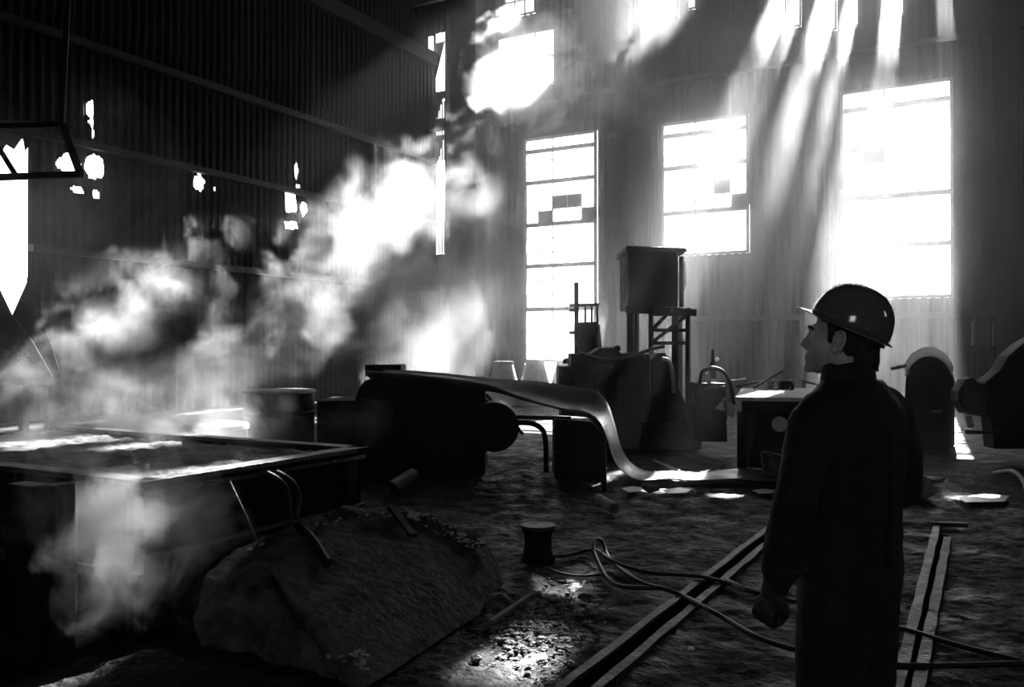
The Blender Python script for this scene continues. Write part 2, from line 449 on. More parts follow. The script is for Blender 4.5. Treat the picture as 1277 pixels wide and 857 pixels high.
LOPEN = [(o_l-.3, o_r, z_b-.2, z_t)]
wl = struct('wall_left', 'dark corrugated left wall with torn holes')
wall(YB, D, 0, ZT, lambda u, z, d: Vector((XL+d, u, z)), wl, 'wall', LOPEN, holes)
for z, h in ((3.9, .16), (6.5, .16), (8.9, .18), (12.85, .5), (15.5, .2)):
    y0 = YB if not (LOPEN[0][2] < z < LOPEN[0][3]) else LOPEN[0][1]
    MB().box((XL+.05, y0, z-h/2), (XL+.25, D-.1, z+h/2)).build('girt', 'girder', wl)
    if y0 != YB: MB().box((XL+.05, YB, z-h/2), (XL+.25, LOPEN[0][0], z+h/2)).build('girt', 'girder', wl)
# ragged top and slanting edges of the left opening
MB().prism([onX(-5, 150, XL+.1), onX(36, 150, XL+.1), onX(36, 178, XL+.1), onX(30, 188, XL+.1), onX(27, 170, XL+.1), onX(16, 186, XL+.1), onX(6, 180, XL+.1), onX(0, 190, XL+.1), onX(-5, 180, XL+.1)], (.04, 0, 0)).build('torn_sheet', 'wall', wl)
# right and rear walls, both out of view
wr = struct('wall_right', 'right wall outside the picture')
ROPEN = [(5.5, 6.6, 4, 6.5)]  # unseen opening added for rim light on the worker's shoulder
wall(YB, D, 0, ZT, lambda u, z, d: Vector((XR+d, u, z)), wr, 'wall', ROPEN, du=6, dz=6)
wb = struct('wall_front', 'rear wall behind the camera')
BOPEN = [(.0, 2.2, 2.8, 4.9)]  # unseen opening added for the helmet highlight and a little fill
wall(XL, XR, 0, ZT, lambda u, z, d: Vector((u, YB+d, z)), wb, 'wall', BOPEN, du=6, dz=6)
# ---- ceiling: corrugated deck with trusses
ce = struct('ceiling', 'dark corrugated roof carried on lattice trusses')
for i in range(6):
    y0 = YB+i*6; 
    sheet('corrugated_sheet', XL-.1, XR+.1, y0-.05, y0+6.05, lambda u, z, d: Vector((u, z, ZT+d+.06*(i % 2))), ce, 'wall')
for y in (3, 9, 15, 21, 26.6):
    zb = 16.6 if y < 25 else 14.6
    mb = MB(); mb.bar((XL, y, zb), (XR, y, zb), .2, .2); mb.bar((XL, y, ZT-.25), (XR, y, ZT-.25), .2, .2)
    n = 14
    for k in range(n):
        x = XL+(XR-XL)*k/n; x2 = XL+(XR-XL)*(k+.5)/n; x3 = XL+(XR-XL)*(k+1)/n
        mb.bar((x, y, zb), (x2, y, ZT-.25), .1, .1); mb.bar((x2, y, ZT-.25), (x3, y, zb), .1, .1)
    mb.build('truss', 'girder', ce)
# ---- light portals guide sky sampling through the big openings
def portal(c, sx, sz, rot):
    l = bpy.data.lights.new('portal', 'AREA'); l.shape = 'RECTANGLE'; l.size = sx; l.size_y = sz; l.cycles.is_portal = True
    o = bpy.data.objects.new('portal', l); COL.objects.link(o); o.location = c; o.rotation_euler = rot
for a, b, c, d in WIN+CLER[:10]: portal(((a+b)/2, D+.12, (c+d)/2), b-a, d-c, (math.radians(-90), 0, 0))
for a, b, c, d in LOPEN: portal((XL-.12, (a+b)/2, (c+d)/2), b-a, d-c, (math.radians(90), 0, math.radians(-90)))
for a, b, c, d in ROPEN: portal((XR+.12, (a+b)/2, (c+d)/2), b-a, d-c, (math.radians(90), 0, math.radians(90)))
for a, b, c, d in BOPEN: portal(((a+b)/2, YB-.12, (c+d)/2), b-a, d-c, (math.radians(90), 0, 0))

# ================================================================== HAZE AND SMOKE
mb = MB().box((XL-.02, YB-.02, -.3), (XR+.02, D-.2, ZT-.02))
hz = mb.build('haze', volmat('haze', HAZE, .5, .22, .3, .7, fwd=.76, grad=True)); tag(hz, 'thin dusty haze filling the hall and showing the sunbeams', 'haze', kind='stuff')
def smoke(c, rad, dens, nscale, label, lo=.28, hi=.55, rot=(0, 0, 0), g=.45, edge=.30):
    bm = bmesh.new(); bmesh.ops.create_icosphere(bm, subdivisions=3, radius=1.0)
    me = bpy.data.meshes.new('smoke'); bm.to_mesh(me); bm.free()
    setmat(me, volmat('smoke', dens, g, nscale, lo, hi, edge=edge))
    o = link('smoke', me); o.location = c; o.scale = rad
    o.rotation_euler = SUN_DIR.to_track_quat('Z', 'Y').to_euler() if rot == 'sun' else rot
    tag(o, label, 'smoke', kind='stuff'); return o
smoke(W(470, 280, 11), (1.15, 1.0, 3.6), .42, 1.7, 'bright smoke cloud drifting across the big sunbeam left of centre', rot='sun', lo=.32, hi=.52)
smoke(W(370, 400, 9.5), (1.1, 1.0, 2.4), .2, 1.7, 'smoke trailing down from the big sunbeam', rot='sun', lo=.36)
smoke(W(165, 390, 9), (.85, .85, 2.5), .42, 2.5, 'torn bright smoke plume in the left sunbeam', rot='sun', lo=.35, hi=.53)
smoke(W(150, 515, 7.5), (3.2, 2.6, .9), .3, 1.8, 'low smoke bank lying over the steel box', lo=.38, hi=.6)
smoke(W(150, 650, 4.5), (.85, .6, .75), 2.0, 3.4, 'small bright smoke puff at the corner of the steel box', lo=.34, hi=.52)
smoke(W(265, 540, 7.6), (.6, .6, .5), .9, 2.8, 'puff of smoke at the lidded ladle')
smoke(W(60, 320, 13), (3, 3, 2.8), .07, .7, 'thin smoke glowing in front of the bright left opening')
smoke(W(655, 85, 30), (2.6, 1.8, 2.5), .7, .9, 'glowing smoke under the high windows by the column', lo=.25)
smoke(W(760, 115, 27), (3.4, 2.0, 2.0), .12, .9, 'ragged smoke hanging under the roof, centre top', lo=.36)
smoke(W(605, 250, 17), (1.2, 1.0, .8), .10, 2.2, 'small puff above the sunbeams near the left window')
smoke(W(575, 385, 21), (3.6, 3.6, 3.0), .16, .6, 'thin smoke in the streaked sunbeams left of the tall low window', lo=.25)
smoke(W(1030, 0, 25), (8, 3.0, 6.0), .11, .5, 'thin smoke added under the clerestory to make its glow, top right', lo=-.1, hi=.75, edge=.6)  # volume added for the bright glow along the top edge
smoke(W(950, 270, 20.5), (3.6, 4.0, 5.5), .05, .6, 'thin smoke added to brighten the sunbeams left of the large right window', lo=-.1, hi=.75, edge=.6)  # volume added to make these beams show more strongly

# ================================================================== FOREGROUND: SLAG BLOCK
def displaced(mesh_bm, amp, sc, seed=0, fn=None):
    mesh_bm.normal_update()
    for v in mesh_bm.verts:
        p = v.co*sc+Vector((seed, seed*.7, 0)); a = amp if fn is None else amp*fn(v.co)
        d = noise.noise(p)+.5*noise.noise(p*2.1)+.28*noise.noise(p*4.7)+.16*noise.noise(p*9.6)
        v.co += v.normal*d*a
def remeshed(name, mb, m, voxel, parent=None, smooth=0, amp=0, sc=3, seed=0, origin=None, fn=None, factor=.5, post=None):
    """one continuous skin over overlapping volumes; disp = surface relief"""
    me = bpy.data.meshes.new('tmp'); me.from_pydata(mb.v, [], mb.f); me.update()
    bm = bmesh.new(); bm.from_mesh(me); bmesh.ops.recalc_face_normals(bm, faces=bm.faces); bm.to_mesh(me); bm.free()
    o = bpy.data.objects.new('tmp', me); COL.objects.link(o)
    r = o.modifiers.new('r', 'REMESH'); r.mode = 'VOXEL'; r.voxel_size = voxel
    if smooth:
        s_ = o.modifiers.new('s', 'SMOOTH'); s_.iterations = smooth; s_.factor = factor
    dg = bpy.context.evaluated_depsgraph_get(); ev = o.evaluated_get(dg)
    nm = bpy.data.meshes.new_from_object(ev)
    bpy.data.objects.remove(o)
    bm = bmesh.new(); bm.from_mesh(nm)
    if amp: displaced(bm, amp, sc, seed, fn)
    if post: post(bm)
    if parent is not None: inv = parent_matrix(parent).inverted(); o0 = None
    else:
        o0 = Vector(origin) if origin else Vector((sum(v.co.x for v in bm.verts)/len(bm.verts), sum(v.co.y for v in bm.verts)/len(bm.verts), min(v.co.z for v in bm.verts)))
        inv = Matrix.Translation(-o0)
    bm.transform(inv); bm.to_mesh(nm); bm.free()
    nm.materials.clear(); setmat(nm, m); nm.name = name
    nm.polygons.foreach_set('use_smooth', [True]*len(nm.polygons))
    q = link(name, nm, parent)
    if o0 is not None: q.location = o0
    return q
def hull(name, pts, m, cuts=5, amp=.02, sc=4, seed=0, parent=None, maxlen=.06, fn=None):
    bm = bmesh.new()
    for p in pts: bm.verts.new(p)
    r = bmesh.ops.convex_hull(bm, input=bm.verts)
    junk = [g for g in r['geom_interior'] if isinstance(g, bmesh.types.BMVert)]
    bmesh.ops.delete(bm, geom=junk, context='VERTS')
    for _ in range(cuts):
        es = [e for e in bm.edges if e.calc_length() > maxlen]
        if not es or len(bm.faces) > 60000: break
        bmesh.ops.subdivide_edges(bm, edges=es, cuts=1)
        bmesh.ops.triangulate(bm, faces=[f for f in bm.faces if len(f.verts) > 4])
    displaced(bm, amp, sc, seed, fn)
    c = Vector((0, 0, 0))
    for v in bm.verts: c += v.co
    c /= len(bm.verts); c.z = min(v.co.z for v in bm.verts)
    inv = parent_matrix(parent).inverted() if parent else Matrix.Translation(-c)
    bm.transform(inv)
    me = bpy.data.meshes.new(name); bmesh.ops.recalc_face_normals(bm, faces=bm.faces); bm.to_mesh(me); bm.free(); setmat(me, m)
    me.polygons.foreach_set('use_smooth', [True]*len(me.polygons)); me.set_sharp_from_angle(angle=math.radians(42))
    o = link(name, me, parent)
    if not parent: o.location = c
    return o
sc_ = G(440, 800)
slag = empty('slag_block', sc_, 'huge tilted block of crusted slag lying on the earth floor', 'slag block')
lobeL = [W(247, 735, 4.95), W(252, 718, 5.0), W(292, 688, 5.25), W(350, 662, 5.5), W(395, 646, 5.8), G(250, 812), G(330, 800), G(300, 780),
         G(420, 850), W(330, 735, 4.75), W(270, 765, 4.8), W(395, 700, 5.1), W(460, 640, 6.1), W(300, 700, 5.9), G(300, 745), G(480, 720), W(430, 760, 4.8)]
lobeR = [W(395, 648, 5.8), W(430, 636, 5.9), W(482, 632, 6.0), W(538, 640, 6.05), W(578, 660, 6.0), W(603, 674, 5.95), W(622, 700, 5.95), G(630, 738),
         G(592, 770), G(532, 806), G(448, 862), G(420, 845), W(400, 770, 4.55), W(340, 712, 4.85), W(596, 690, 5.85), W(440, 735, 4.9), W(520, 705, 5.35), W(380, 690, 5.15),
         G(600, 712), G(520, 690), G(420, 700)]
def topmask(co): return .5+1.3*max(0, min(1, (co.z-.25)/.35))
hull('body', lobeR, 'slag', 6, .035, 3.2, 3, slag, .05, fn=lambda c: .25+1.6*max(0, min(1, (c.z-.34)/.2)))
hull('shoulder', lobeL, 'slag', 6, .05, 3.0, 8, slag, .05)
# crust of broken slag along the top ridge of the block
cr = MB(); rng = random.Random(5)
ridge = [(300, 690, 5.35), (350, 668, 5.55), (400, 650, 5.75), (440, 642, 5.85), (482, 636, 5.95), (530, 640, 5.98), (570, 660, 5.92), (598, 676, 5.88)]
def rock(mb, c, r, rng, flat=.7):
    bm = bmesh.new(); bmesh.ops.create_icosphere(bm, subdivisions=1, radius=1)
    sx, sy, sz = rng.uniform(.7, 1.4), rng.uniform(.7, 1.4), rng.uniform(.5, 1)*flat
    a = rng.uniform(0, 6.3); R = Matrix.Rotation(a, 3, 'Z')
    vs = []
    for v in bm.verts:
        k = rng.uniform(.75, 1.2); q = R @ Vector((v.co.x*sx, v.co.y*sy, v.co.z*sz)); vs.append(Vector(c)+q*r*k)
    mb.add(vs, [[v.index for v in f.verts] for f in bm.faces]); bm.free()
for i in range(420):
    t = rng.random()*(len(ridge)-1.001); k = int(t); f = t-k; a, b = ridge[k], ridge[k+1]
    px = a[0]+(b[0]-a[0])*f; py = a[1]+(b[1]-a[1])*f; F = a[2]+(b[2]-a[2])*f
    s = abs(rng.gauss(0, 1)); p = W(px+rng.uniform(-8, 8), py, F)-FW*(s*.22)-UP*(s*.10+.0); rock(cr, p, rng.uniform(.012, .045), rng)
co_ = cr.build('crust', 'slag', slag); co_['kind'] = 'stuff'
cr = MB()
for i in range(160):
    px = rng.uniform(330, 460); py = 770+(px-330)*.42+rng.uniform(-18, 14); p = G(px, py, .09); rock(cr, p, rng.uniform(.006, .02), rng)
for i in range(260):
    t = rng.random()*(len(ridge)-1.001); k = int(t); f = t-k; a, b = ridge[k], ridge[k+1]
    p = W(a[0]+(b[0]-a[0])*f, a[1]+(b[1]-a[1])*f+rng.uniform(0, 26), a[2]+(b[2]-a[2])*f-.12); rock(cr, p, rng.uniform(.006, .022), rng)
co_ = cr.build('crumbs', 'crust', slag, recalc=False); co_['kind'] = 'stuff'; co_['label'] = 'pale crumbs caught in the crust'
mb = MB().bar(W(488, 632, 5.86), W(516, 668, 5.55), .05, .03); mb.build('iron_strap', 'girder', slag)
mb = MB().tube(spline([W(372, 655, 5.5), W(392, 676, 5.25), W(408, 702, 5.0)], 4), [.03]*9, 8); mb.build('iron_strap', 'girder', slag)
# soil bank around it
def heap(name, pts, hgt, m, label, cat, amp=.03, seed=0, n=26):
    """a low mound: polygon footprint on the floor, domed"""
    c = sum(pts, Vector())/len(pts); R = 48; mbv = []; fs = []
    for j in range(n+1):
        s = j/n
        for i in range(R):
            t = i/R*len(pts); k = int(t); f = t-k; f = f*f*(3-2*f)
            e = pts[k].lerp(pts[(k+1) % len(pts)], f); p = c.lerp(e, s)
            r = 1+.25*noise.noise((p.x*2.3+seed, p.y*2.3, 1)); p = c+(p-c)*r
            z = hgt*(1-s**2)*(.75+.6*noise.noise((p.x*2.5, p.y*2.5, seed+3)))+amp*(fbm(p.x*5, p.y*5, seed)) - .05*s
            mbv.append(Vector((p.x, p.y, floor_h(p.x, p.y)+z)))
    for j in range(n):
        for i in range(R): fs.append((j*R+i, j*R+(i+1) % R, (j+1)*R+(i+1) % R, (j+1)*R+i))
    mb = MB().add(mbv, fs); o = mb.build(name, m, smooth=True, ang=60); tag(o, label, cat, kind='stuff'); return o
heap('dirt_heap', [G(560, 725), G(650, 700), G(700, 712), G(690, 740), G(640, 775), G(600, 800), G(560, 800)], .09, 'floor', 'low bank of dark dirt between slag block and bollard', 'dirt', .05, 2)
heap('dirt_heap', [G(20, 850), G(60, 815), G(240, 770), G(420, 800), G(500, 850), G(440, 900), G(200, 930)], .10, 'floor', 'dark dirt bank in front of the slag block', 'dirt', .05, 4)
heap('ash_patch', [G(625, 832), G(632, 808), G(660, 796), G(688, 806), G(705, 818), G(700, 828), G(668, 838), G(650, 834)], .035, 'ash', 'bright pale ash patch at the bottom edge of picture', 'ash', .03, 6, 18)
heap('ash_patch', [G(688, 728), G(695, 714), G(728, 712), G(752, 714), G(748, 724), G(722, 738), G(700, 742)], .03, 'ash', 'pale ash patch beside the thin hose and the bollard', 'ash', .03, 9, 16)
heap('ash_patch', [G(700, 758), G(718, 748), G(740, 752), G(734, 764), G(712, 766)], .02, 'ash', 'small ash patch midway between the two larger ones', 'ash', .02, 12, 12)
rb = MB(); rng = random.Random(8)
for i in range(1500):
    px = rng.gauss(668, 34); py = rng.gauss(775, 27)
    if not (560 < px < 760 and 715 < py < 850): continue
    p = G(px, py, 0); p.z = floor_h(p.x, p.y)+.012; rock(rb, p, abs(rng.gauss(.003, .009))+.003, rng)
o = rb.build('rubble', 'rubble', recalc=False); tag(o, 'fine slag rubble strewn on the floor right of the slag block', 'rubble', kind='stuff')
big = [(634, 746, .045, 'jagged pale slag lump with a hollow centre by the block'), (686, 764, .035, 'small pale stone on the rubble, left of the ash'), (661, 778, .025, 'tiny light stone in the middle of the rubble'),
       (729, 747, .05, 'dark flat stone between the two upper ash patches'), (655, 742, .02, 'small chip beside the jagged lump'), (612, 752, .022, 'grey chip nearest the slag block'),
       (858, 812, .035, 'light flat stone below the long rail'), (1206, 538, .10, 'pale lump by the foot of the right machine')]
for px, py, r, lb in big:
    mb = MB(); p = G(px, py); rock(mb, p+UP*r*.35, r, rng); o = mb.build('stone', 'pale' if 'pale' in lb or 'light' in lb else 'slag'); tag(o, lb, 'stone')
mb = MB().bar(G(612, 775, .03), G(668, 738, .05), .035, .02); tag(mb.build('wooden_stick', 'board'), 'flat stick lying across the rubble', 'stick')

# ================================================================== STEEL BOX AT THE LEFT
C0 = G(180, 795); BX, BY = C0.x, C0.y; BZ = .87
BE = onX(450, 566, BX).y; BW = 3.6
box = empty('casting_box', (BX, BY, 0), 'large steel box with a lipped rim, filled with cinders, at lower left', 'steel box')
t = .04
MB().box((BX-.03, BY, .0), (BX, BE, BZ)).build('side_plate', 'steel', box, bevel=.004)
MB().box((BX-BW, BY, .0), (BX, BY+.03, BZ)).build('front_plate', 'steel', box, bevel=.004)
MB().box((BX-BW, BE-.03, .0), (BX, BE, BZ)).build('back_plate', 'steel', box)
MB().box((BX-BW, BY, .0), (BX-BW+.03, BE, BZ)).build('side_plate', 'steel', box)
rim = MB()
rim.box((BX-.09, BY-.05, BZ-.02), (BX+.05, BE+.05, BZ+.015)); rim.box((BX-BW, BY-.05, BZ-.02), (BX+.05, BY+.09, BZ+.015)); rim.box((BX-BW, BE-.09, BZ-.02), (BX+.05, BE+.05, BZ+.015))
rim.build('rim', 'rail', box, bevel=.005)
MB().box((BX-.02, BY-.03, BZ-.075), (BX+.03, BE+.03, BZ-.05)).build('lower_rim', 'rail', box, bevel=.004)
MB().box((BX, BY, .44), (BX+.045, BE, .465)).build('ledge', 'rail', box, bevel=.004)
for yy in (BY+.16, BE-.18): MB().box((BX-.01, yy-.02, .05), (BX+.035, yy+.02, BZ-.08)).build('stiffener', 'steel', box)
for xx in (.12, .62, 1.15, 1.75, 2.4): MB().box((BX-xx-.035, BY-.05, .0), (BX-xx+.035, BY, BZ-.03)).build('stiffener', 'steel', box, bevel=.004)
MB().box((BX-BW, BY-.04, .30), (BX, BY, .36)).build('ledge', 'rail', box, bevel=.004)
cv = []; cf = []; nn = 60; mm = 30
for j in range(mm+1):
    for i in range(nn+1):
        x = BX-.05-(BW-.1)*i/nn; y = BY+.05+(BE-BY-.1)*j/mm; cv.append((x, y, BZ-.03+.05*fbm(x*4, y*4, 2)+.035*fbm(x*11, y*11)))
for j in range(mm):
    for i in range(nn): a = j*(nn+1)+i; cf.append((a, a+1, a+nn+2, a+nn+1))
o = MB().add(cv, cf).build('cinder_fill', 'slag', box, smooth=True, ang=60); o['kind'] = 'stuff'
rod = empty('leaning_rod', (BX+.06, BY+.6, 0), 'thin iron rod leaning on the steel box above the slag block', 'rod')
def boxface(px, py, off=.03): return onX(px, py, BX+off)
MB().tube([boxface(286, 600, .05), boxface(322, 676, .14)], .009, 8).build('shaft', 'rail', rod)
MB().tube([boxface(286, 600, .05)+UP*.006, boxface(286, 600, .05)-Vector((.03, 0, -.002))], .011, 8).build('bent_end', 'rail', rod)
for k, (a, lb) in enumerate((((334, 590, 356, 606, 362, 640, 366, 668), 'curved hose nearer the rod hanging down the box side'), ((346, 589, 366, 602, 373, 622, 370, 645), 'curved hose further from the rod on the box side'))):
    pts = [boxface(a[i], a[i+1], .05+.02*math.sin(i)) for i in range(0, 8, 2)]
    pts = [pts[0]-Vector((.08, 0, 0))]+pts
    tag(MB().tube(spline(pts, 8), .016, 10).build('hanging_hose', 'rail', smooth=True), lb, 'hose')
# ================================================================== BOLLARD
b = G(671, 697); 
bol = empty('bollard', b, 'waisted cast iron bollard on the floor behind the rubble', 'bollard')
MB().lathe(b, [(.135, -.03), (.135, .0), (.118, .04), (.105, .12), (.108, .19), (.13, .235)], 28).build('post', 'steel', bol, smooth=True)
MB().lathe(b, [(.13, .235), (.136, .245), (.136, .262), (.128, .268), (.09, .262), (.03, .255)], 28).build('cap', 'rail', bol, smooth=True)
# ================================================================== TRACKS AND HOSES
def track(name, lines, label, width=.06):
    c = sum([p for l in lines for p in l], Vector())/(2*len(lines)); e = empty(name, Vector((c.x, c.y, 0)), label, 'track')
    for a, b_ in lines:
        d = (b_-a); n = 14; pts = []
        mb = MB(); r = Vector((-d.y, d.x, 0)).normalized()*width/2; vs = []
        for i in range(n+1):
            p = a+d*i/n; z = .018+.004*math.sin(i*2.1); k = 1+.12*math.sin(i*3.7)
            vs += [p-r*k+UP*-.05, p-r*k*.9+UP*z, p+r*k*.9+UP*z, p+r*k-UP*.05]
        fs = []
        for i in range(n):
            for j in range(3): fs.append((i*4+j, i*4+j+1, (i+1)*4+j+1, (i+1)*4+j))
        fs += [(0, 1, 2, 3), (n*4+3, n*4+2, n*4+1, n*4)]
        mb.add(vs, fs).build('rail', 'rail', e)
    return e
tr = track('floor_track', [(G(968, 652), G(672, 880)), (G(954, 680), G(716, 885))], 'worn pair of flush rails running under the hoses toward the worker')
g = MB(); a, b_ = G(957, 670), G(697, 880); g.bar(a-UP*.03, b_-UP*.03, .10, .06); g.build('groove_shade', 'groove_dark', tr)  # solid black bar flush with the floor, its colour stands for shade
tr = track('floor_track', [(G(1168, 655), G(1108, 900)), (G(1181, 672), G(1136, 900))], 'short pair of flush rails to the right of the worker', .065)
g = MB(); g.bar(G(1174, 666)-UP*.03, G(1122, 900)-UP*.03, .1, .06); g.build('groove_shade', 'groove_dark', tr)  # same black bar here, no real recess
MB().bar(G(1160, 653, .02), G(1206, 655, .02), .05, .04).build('end_stop', 'rail', tr)
def hose(pts, r, label, name='rubber_hose', m='rubber'):
    P_ = [G(p[0], p[1], (p[2] if len(p) > 2 else .022)) for p in pts]
    return tag(MB().tube(spline(P_, 8), r, 10).build(name, m, smooth=True), label, 'hose')
hose([(672, 692), (700, 693), (718, 690), (730, 686, .05), (745, 687, .07), (765, 700, .05), (800, 712), (840, 716), (875, 719, .04), (910, 728), (940, 738), (1000, 752), (1070, 772), (1130, 785), (1200, 806), (1290, 828)],
     .014, 'long black hose running from bollard past the worker')
hose([(824, 733), (800, 733), (775, 731), (758, 722), (748, 706, .03), (741, 690, .09), (740, 677, .15), (745, 672, .17), (752, 677, .13), (757, 692, .06), (768, 705, .03), (792, 722), (815, 731, .035), (824, 733, .045), (850, 742), (880, 758, .04), (905, 772), (940, 792), (985, 808), (1050, 822), (1120, 829), (1200, 829), (1290, 826)],
     .015, 'black hose with an upright loop crossing the rails')
hose([(688, 711), (705, 716), (725, 718), (752, 716)], .010, 'thin short hose edging the upper ash patch')
hose([(905, 724), (925, 733), (950, 738), (985, 740)], .02, 'pale lit cable end between rails and glove', 'cable', 'pale')
# ================================================================== STRIP OF STEEL AND ITS RUN-OUT TABLE
def strip_mesh():
    F0 = 10.55
    near = [(455, 470, 0, 11.2), (520, 475, .01, 11.0), (600, 486, .03, 10.8), (650, 503, .17, 10.7), (700, 517, .24, 10.6), (730, 522, .24, 10.55), (747, 534, .2, 10.5), (757, 556, .14, 10.5), (765, 578, .09, 10.45), (778, 593, .04, 10.4), (800, 603, .02, 10.35), (835, 606, 0, 10.3), (870, 604, .0, 10.3), (920, 604, .03, 10.3), (965, 606, .0, 10.3), (1040, 606, .0, 10.3), (1120, 604, .01, 10.3), (1168, 603.5, 0, 10.3)]
    P = [W(x, y, f) for x, y, z, f in near]; Z = [n[2] for n in near]
    for p in P: p.z = max(p.z, .02)
    for k in range(11, len(P)): P[k].z = .025+.02*(k % 2)
    Q = spline([p for p in P], 8); ZZ = spline([Vector((z, 0, 0)) for z in Z], 8)
    m = 12; vs = []; n = len(Q)
    for i, p in enumerate(Q):
        t = i/(n-1); tw = .62
        if t > .93: tw *= max(.05, (1-t)/.07)
        wv = FW*1.0*tw+RT*.16
        for j in range(m+1):
            s = j/m; q = p+wv*s+UP*(ZZ[i].x*s)
            kz = .35+.65*min(1, max(0, (p.z-.03)/.4)); q.z += .08*(abs(s-.5)*2)**3*kz-.045*math.sin(math.pi*s)*kz
            q.z = max(q.z, .015); vs.append(q)
    fs = [(i*(m+1)+j, i*(m+1)+j+1, (i+1)*(m+1)+j+1, (i+1)*(m+1)+j) for i in range(n-1) for j in range(m)]
    return MB().add(vs, fs)
st = strip_mesh().build('steel_strip', 'strip', smooth=True, recalc=False, ang=70)
tag(st, 'long ribbon of rolled steel sheet drooping from the machine onto the floor', 'steel strip')
sm = st.modifiers.new('thick', 'SOLIDIFY'); sm.thickness = .006
for (a, b_, c, d, lb) in ((775, 607, 803, 614, 'bright scrap plate under the bend of the steel strip'), (826, 609, 862, 616, 'bright scrap plate right of the dark chunk'), (938, 610, 968, 616, 'bright scrap plate beside the worker'), (1195, 617, 1258, 627, 'bright flat plate on the floor right of worker')):
    p = [G(a, (b_+d)/2-1, .03), G(a+8, d, .03), G(c-6, d-1, .03), G(c, b_+2, .03), G((a+c)/2, b_, .035)]
    o = MB().prism(p, (0, 0, .008)).build('scrap_plate', 'strip', bevel=.002); tag(o, lb, 'scrap plate')
mb = MB(); rock(mb, G(810, 616)+UP*.07, .13, random.Random(3)); tag(mb.build('scrap_lump', 'slag'), 'dark chunk standing in front of the strip bend', 'lump')
# run-out machine
mc = W(525, 590, 11.3); mc.z = 0
rm = empty('rolling_machine', mc, 'dark boxy rolling machine that feeds out the steel strip', 'machine')
def P11(px, py, f=11.2): return W(px, py, f)
def panel(poly, f, depth, name, m, parent, bevel=.01, smooth=False):
    pts = [W(x, y, f) for x, y in poly]
    for p in pts:
        if p.z < .06: p.z = 0
    return MB().prism(pts, FW*depth).build(name, m, parent, bevel=bevel, smooth=smooth)
panel([(442, 500), (446, 487), (454, 476), (466, 471), (500, 474), (560, 480), (605, 486), (605, 592), (442, 592)], 11.2, .95, 'housing', 'steel', rm)
panel([(395, 500), (442, 500), (442, 588), (395, 588)], 11.4, 1.0, 'gearbox', 'steel', rm)
panel([(500, 500), (590, 505), (590, 575), (500, 575)], 11.17, .05, 'access_cover', 'girder', rm)
panel([(450, 498), (490, 500), (490, 580), (450, 580)], 11.17, .05, 'access_cover', 'girder', rm)
panel([(455, 455), (500, 455), (500, 470), (455, 470)], 12.0, .6, 'hopper', 'steel', rm)
c = W(617, 560, 11.3)
MB().lathe((0, 0, 0), [(.30, -.3), (.315, -.28), (.315, .28), (.30, .3), (.1, .31)], 32, 'y').build('x', 'steel')
o = bpy.data.objects['x']; o.name = 'roller'; o.data.name = 'roller'; o.parent = rm; o.location = parent_matrix(rm).inverted() @ c; o.rotation_euler.z = YAW
MB().tube([W(606, 500, 11.3), W(652, 541, 11.0)], .022, 8).build('brace', 'girder', rm)
MB().tube([W(606, 492, 11.6), W(648, 536, 11.4)], .022, 8).build('brace', 'girder', rm)
MB().bar(W(600, 519, 11.1), W(712, 522, 10.9), .045, .05).build('side_rail', 'girder', rm)
MB().tube(spline([W(612, 533, 10.95), W(650, 527, 10.95), W(672, 532, 10.95), W(680, 548, 10.95), W(681, 589, 10.95)], 6), .035, 10).build('guide_arm', 'girder', rm, smooth=True)
MB().tube(spline([W(545, 475, 11.6), W(558, 472, 11.6), W(576, 474, 11.6), W(588, 482, 11.6)], 6), .018, 8).build('guard_hoop', 'girder', rm, smooth=True)
sd = empty('strip_stand', W(722, 597, 10.8)*1, 'dark stand under the bend of the steel strip', 'stand'); sd.location.z = 0
panel([(692, 523), (738, 526), (752, 540), (755, 597), (692, 597)], 10.75, .7, 'body', 'steel', sd)
MB().tube([W(752, 548, 10.4), G(753, 612, .0)], .035, 10).build('post', 'steel', sd)
MB().bar(W(690, 566, 10.72), W(756, 566, 10.72), .06, .04).build('crossbar', 'girder', sd)
def pipe(a, b_, r, label, m='pale'):
    a = Vector(a); b_ = Vector(b_); e = MB(); d = (b_-a).normalized()
    e.tube([a, b_], r, 16, cap=False); e.tube([b_, a], r*.82, 16, cap=False)
    return tag(e.build('pipe_offcut', m, smooth=True), label, 'pipe')
pipe(G(488, 609, .10), G(514, 592, .12), .075, 'short fat pipe lying left of the rolling machine')
pipe(G(746, 622, .06), G(766, 634, .05), .055, 'short pipe stub lying under the strip bend')
pipe(G(815, 574, .1), G(848, 588, .04), .02, 'thin pale bar sloping behind the steel strip', 'pale')
# ladle and tank behind the steel box
lp = G(272, 600); lp = W(272, 526, 8.2); lp.z = 0
la = empty('ladle', lp, 'round lidded ladle, its beam-lit rim coloured pale, beyond the steel box', 'ladle')
MB().lathe(lp, [(.19, .0), (.25, .35), (.27, .86)], 30).build('vessel', 'steel', la, smooth=True)
MB().lathe(lp, [(.27, .86), (.285, .865), (.285, .90), (.26, .92), (.12, .945), (.03, .95)], 30).build('lid', 'pale', la, smooth=True)  # sunbeam on the lid put in as pale colour
tp = W(348, 487, 11.5); tp.z = 0
ta = empty('quench_tank', tp, 'wide upright tank standing in the smoke left of the machine', 'tank')
MB().lathe(tp, [(.46, 0), (.46, 1.04)], 36).build('shell', 'girder', ta, smooth=True)
MB().lathe(tp, [(.46, 1.04), (.48, 1.05), (.48, 1.075), (.42, 1.08), (.1, 1.07)], 36).build('rim', 'pale', ta, smooth=True)
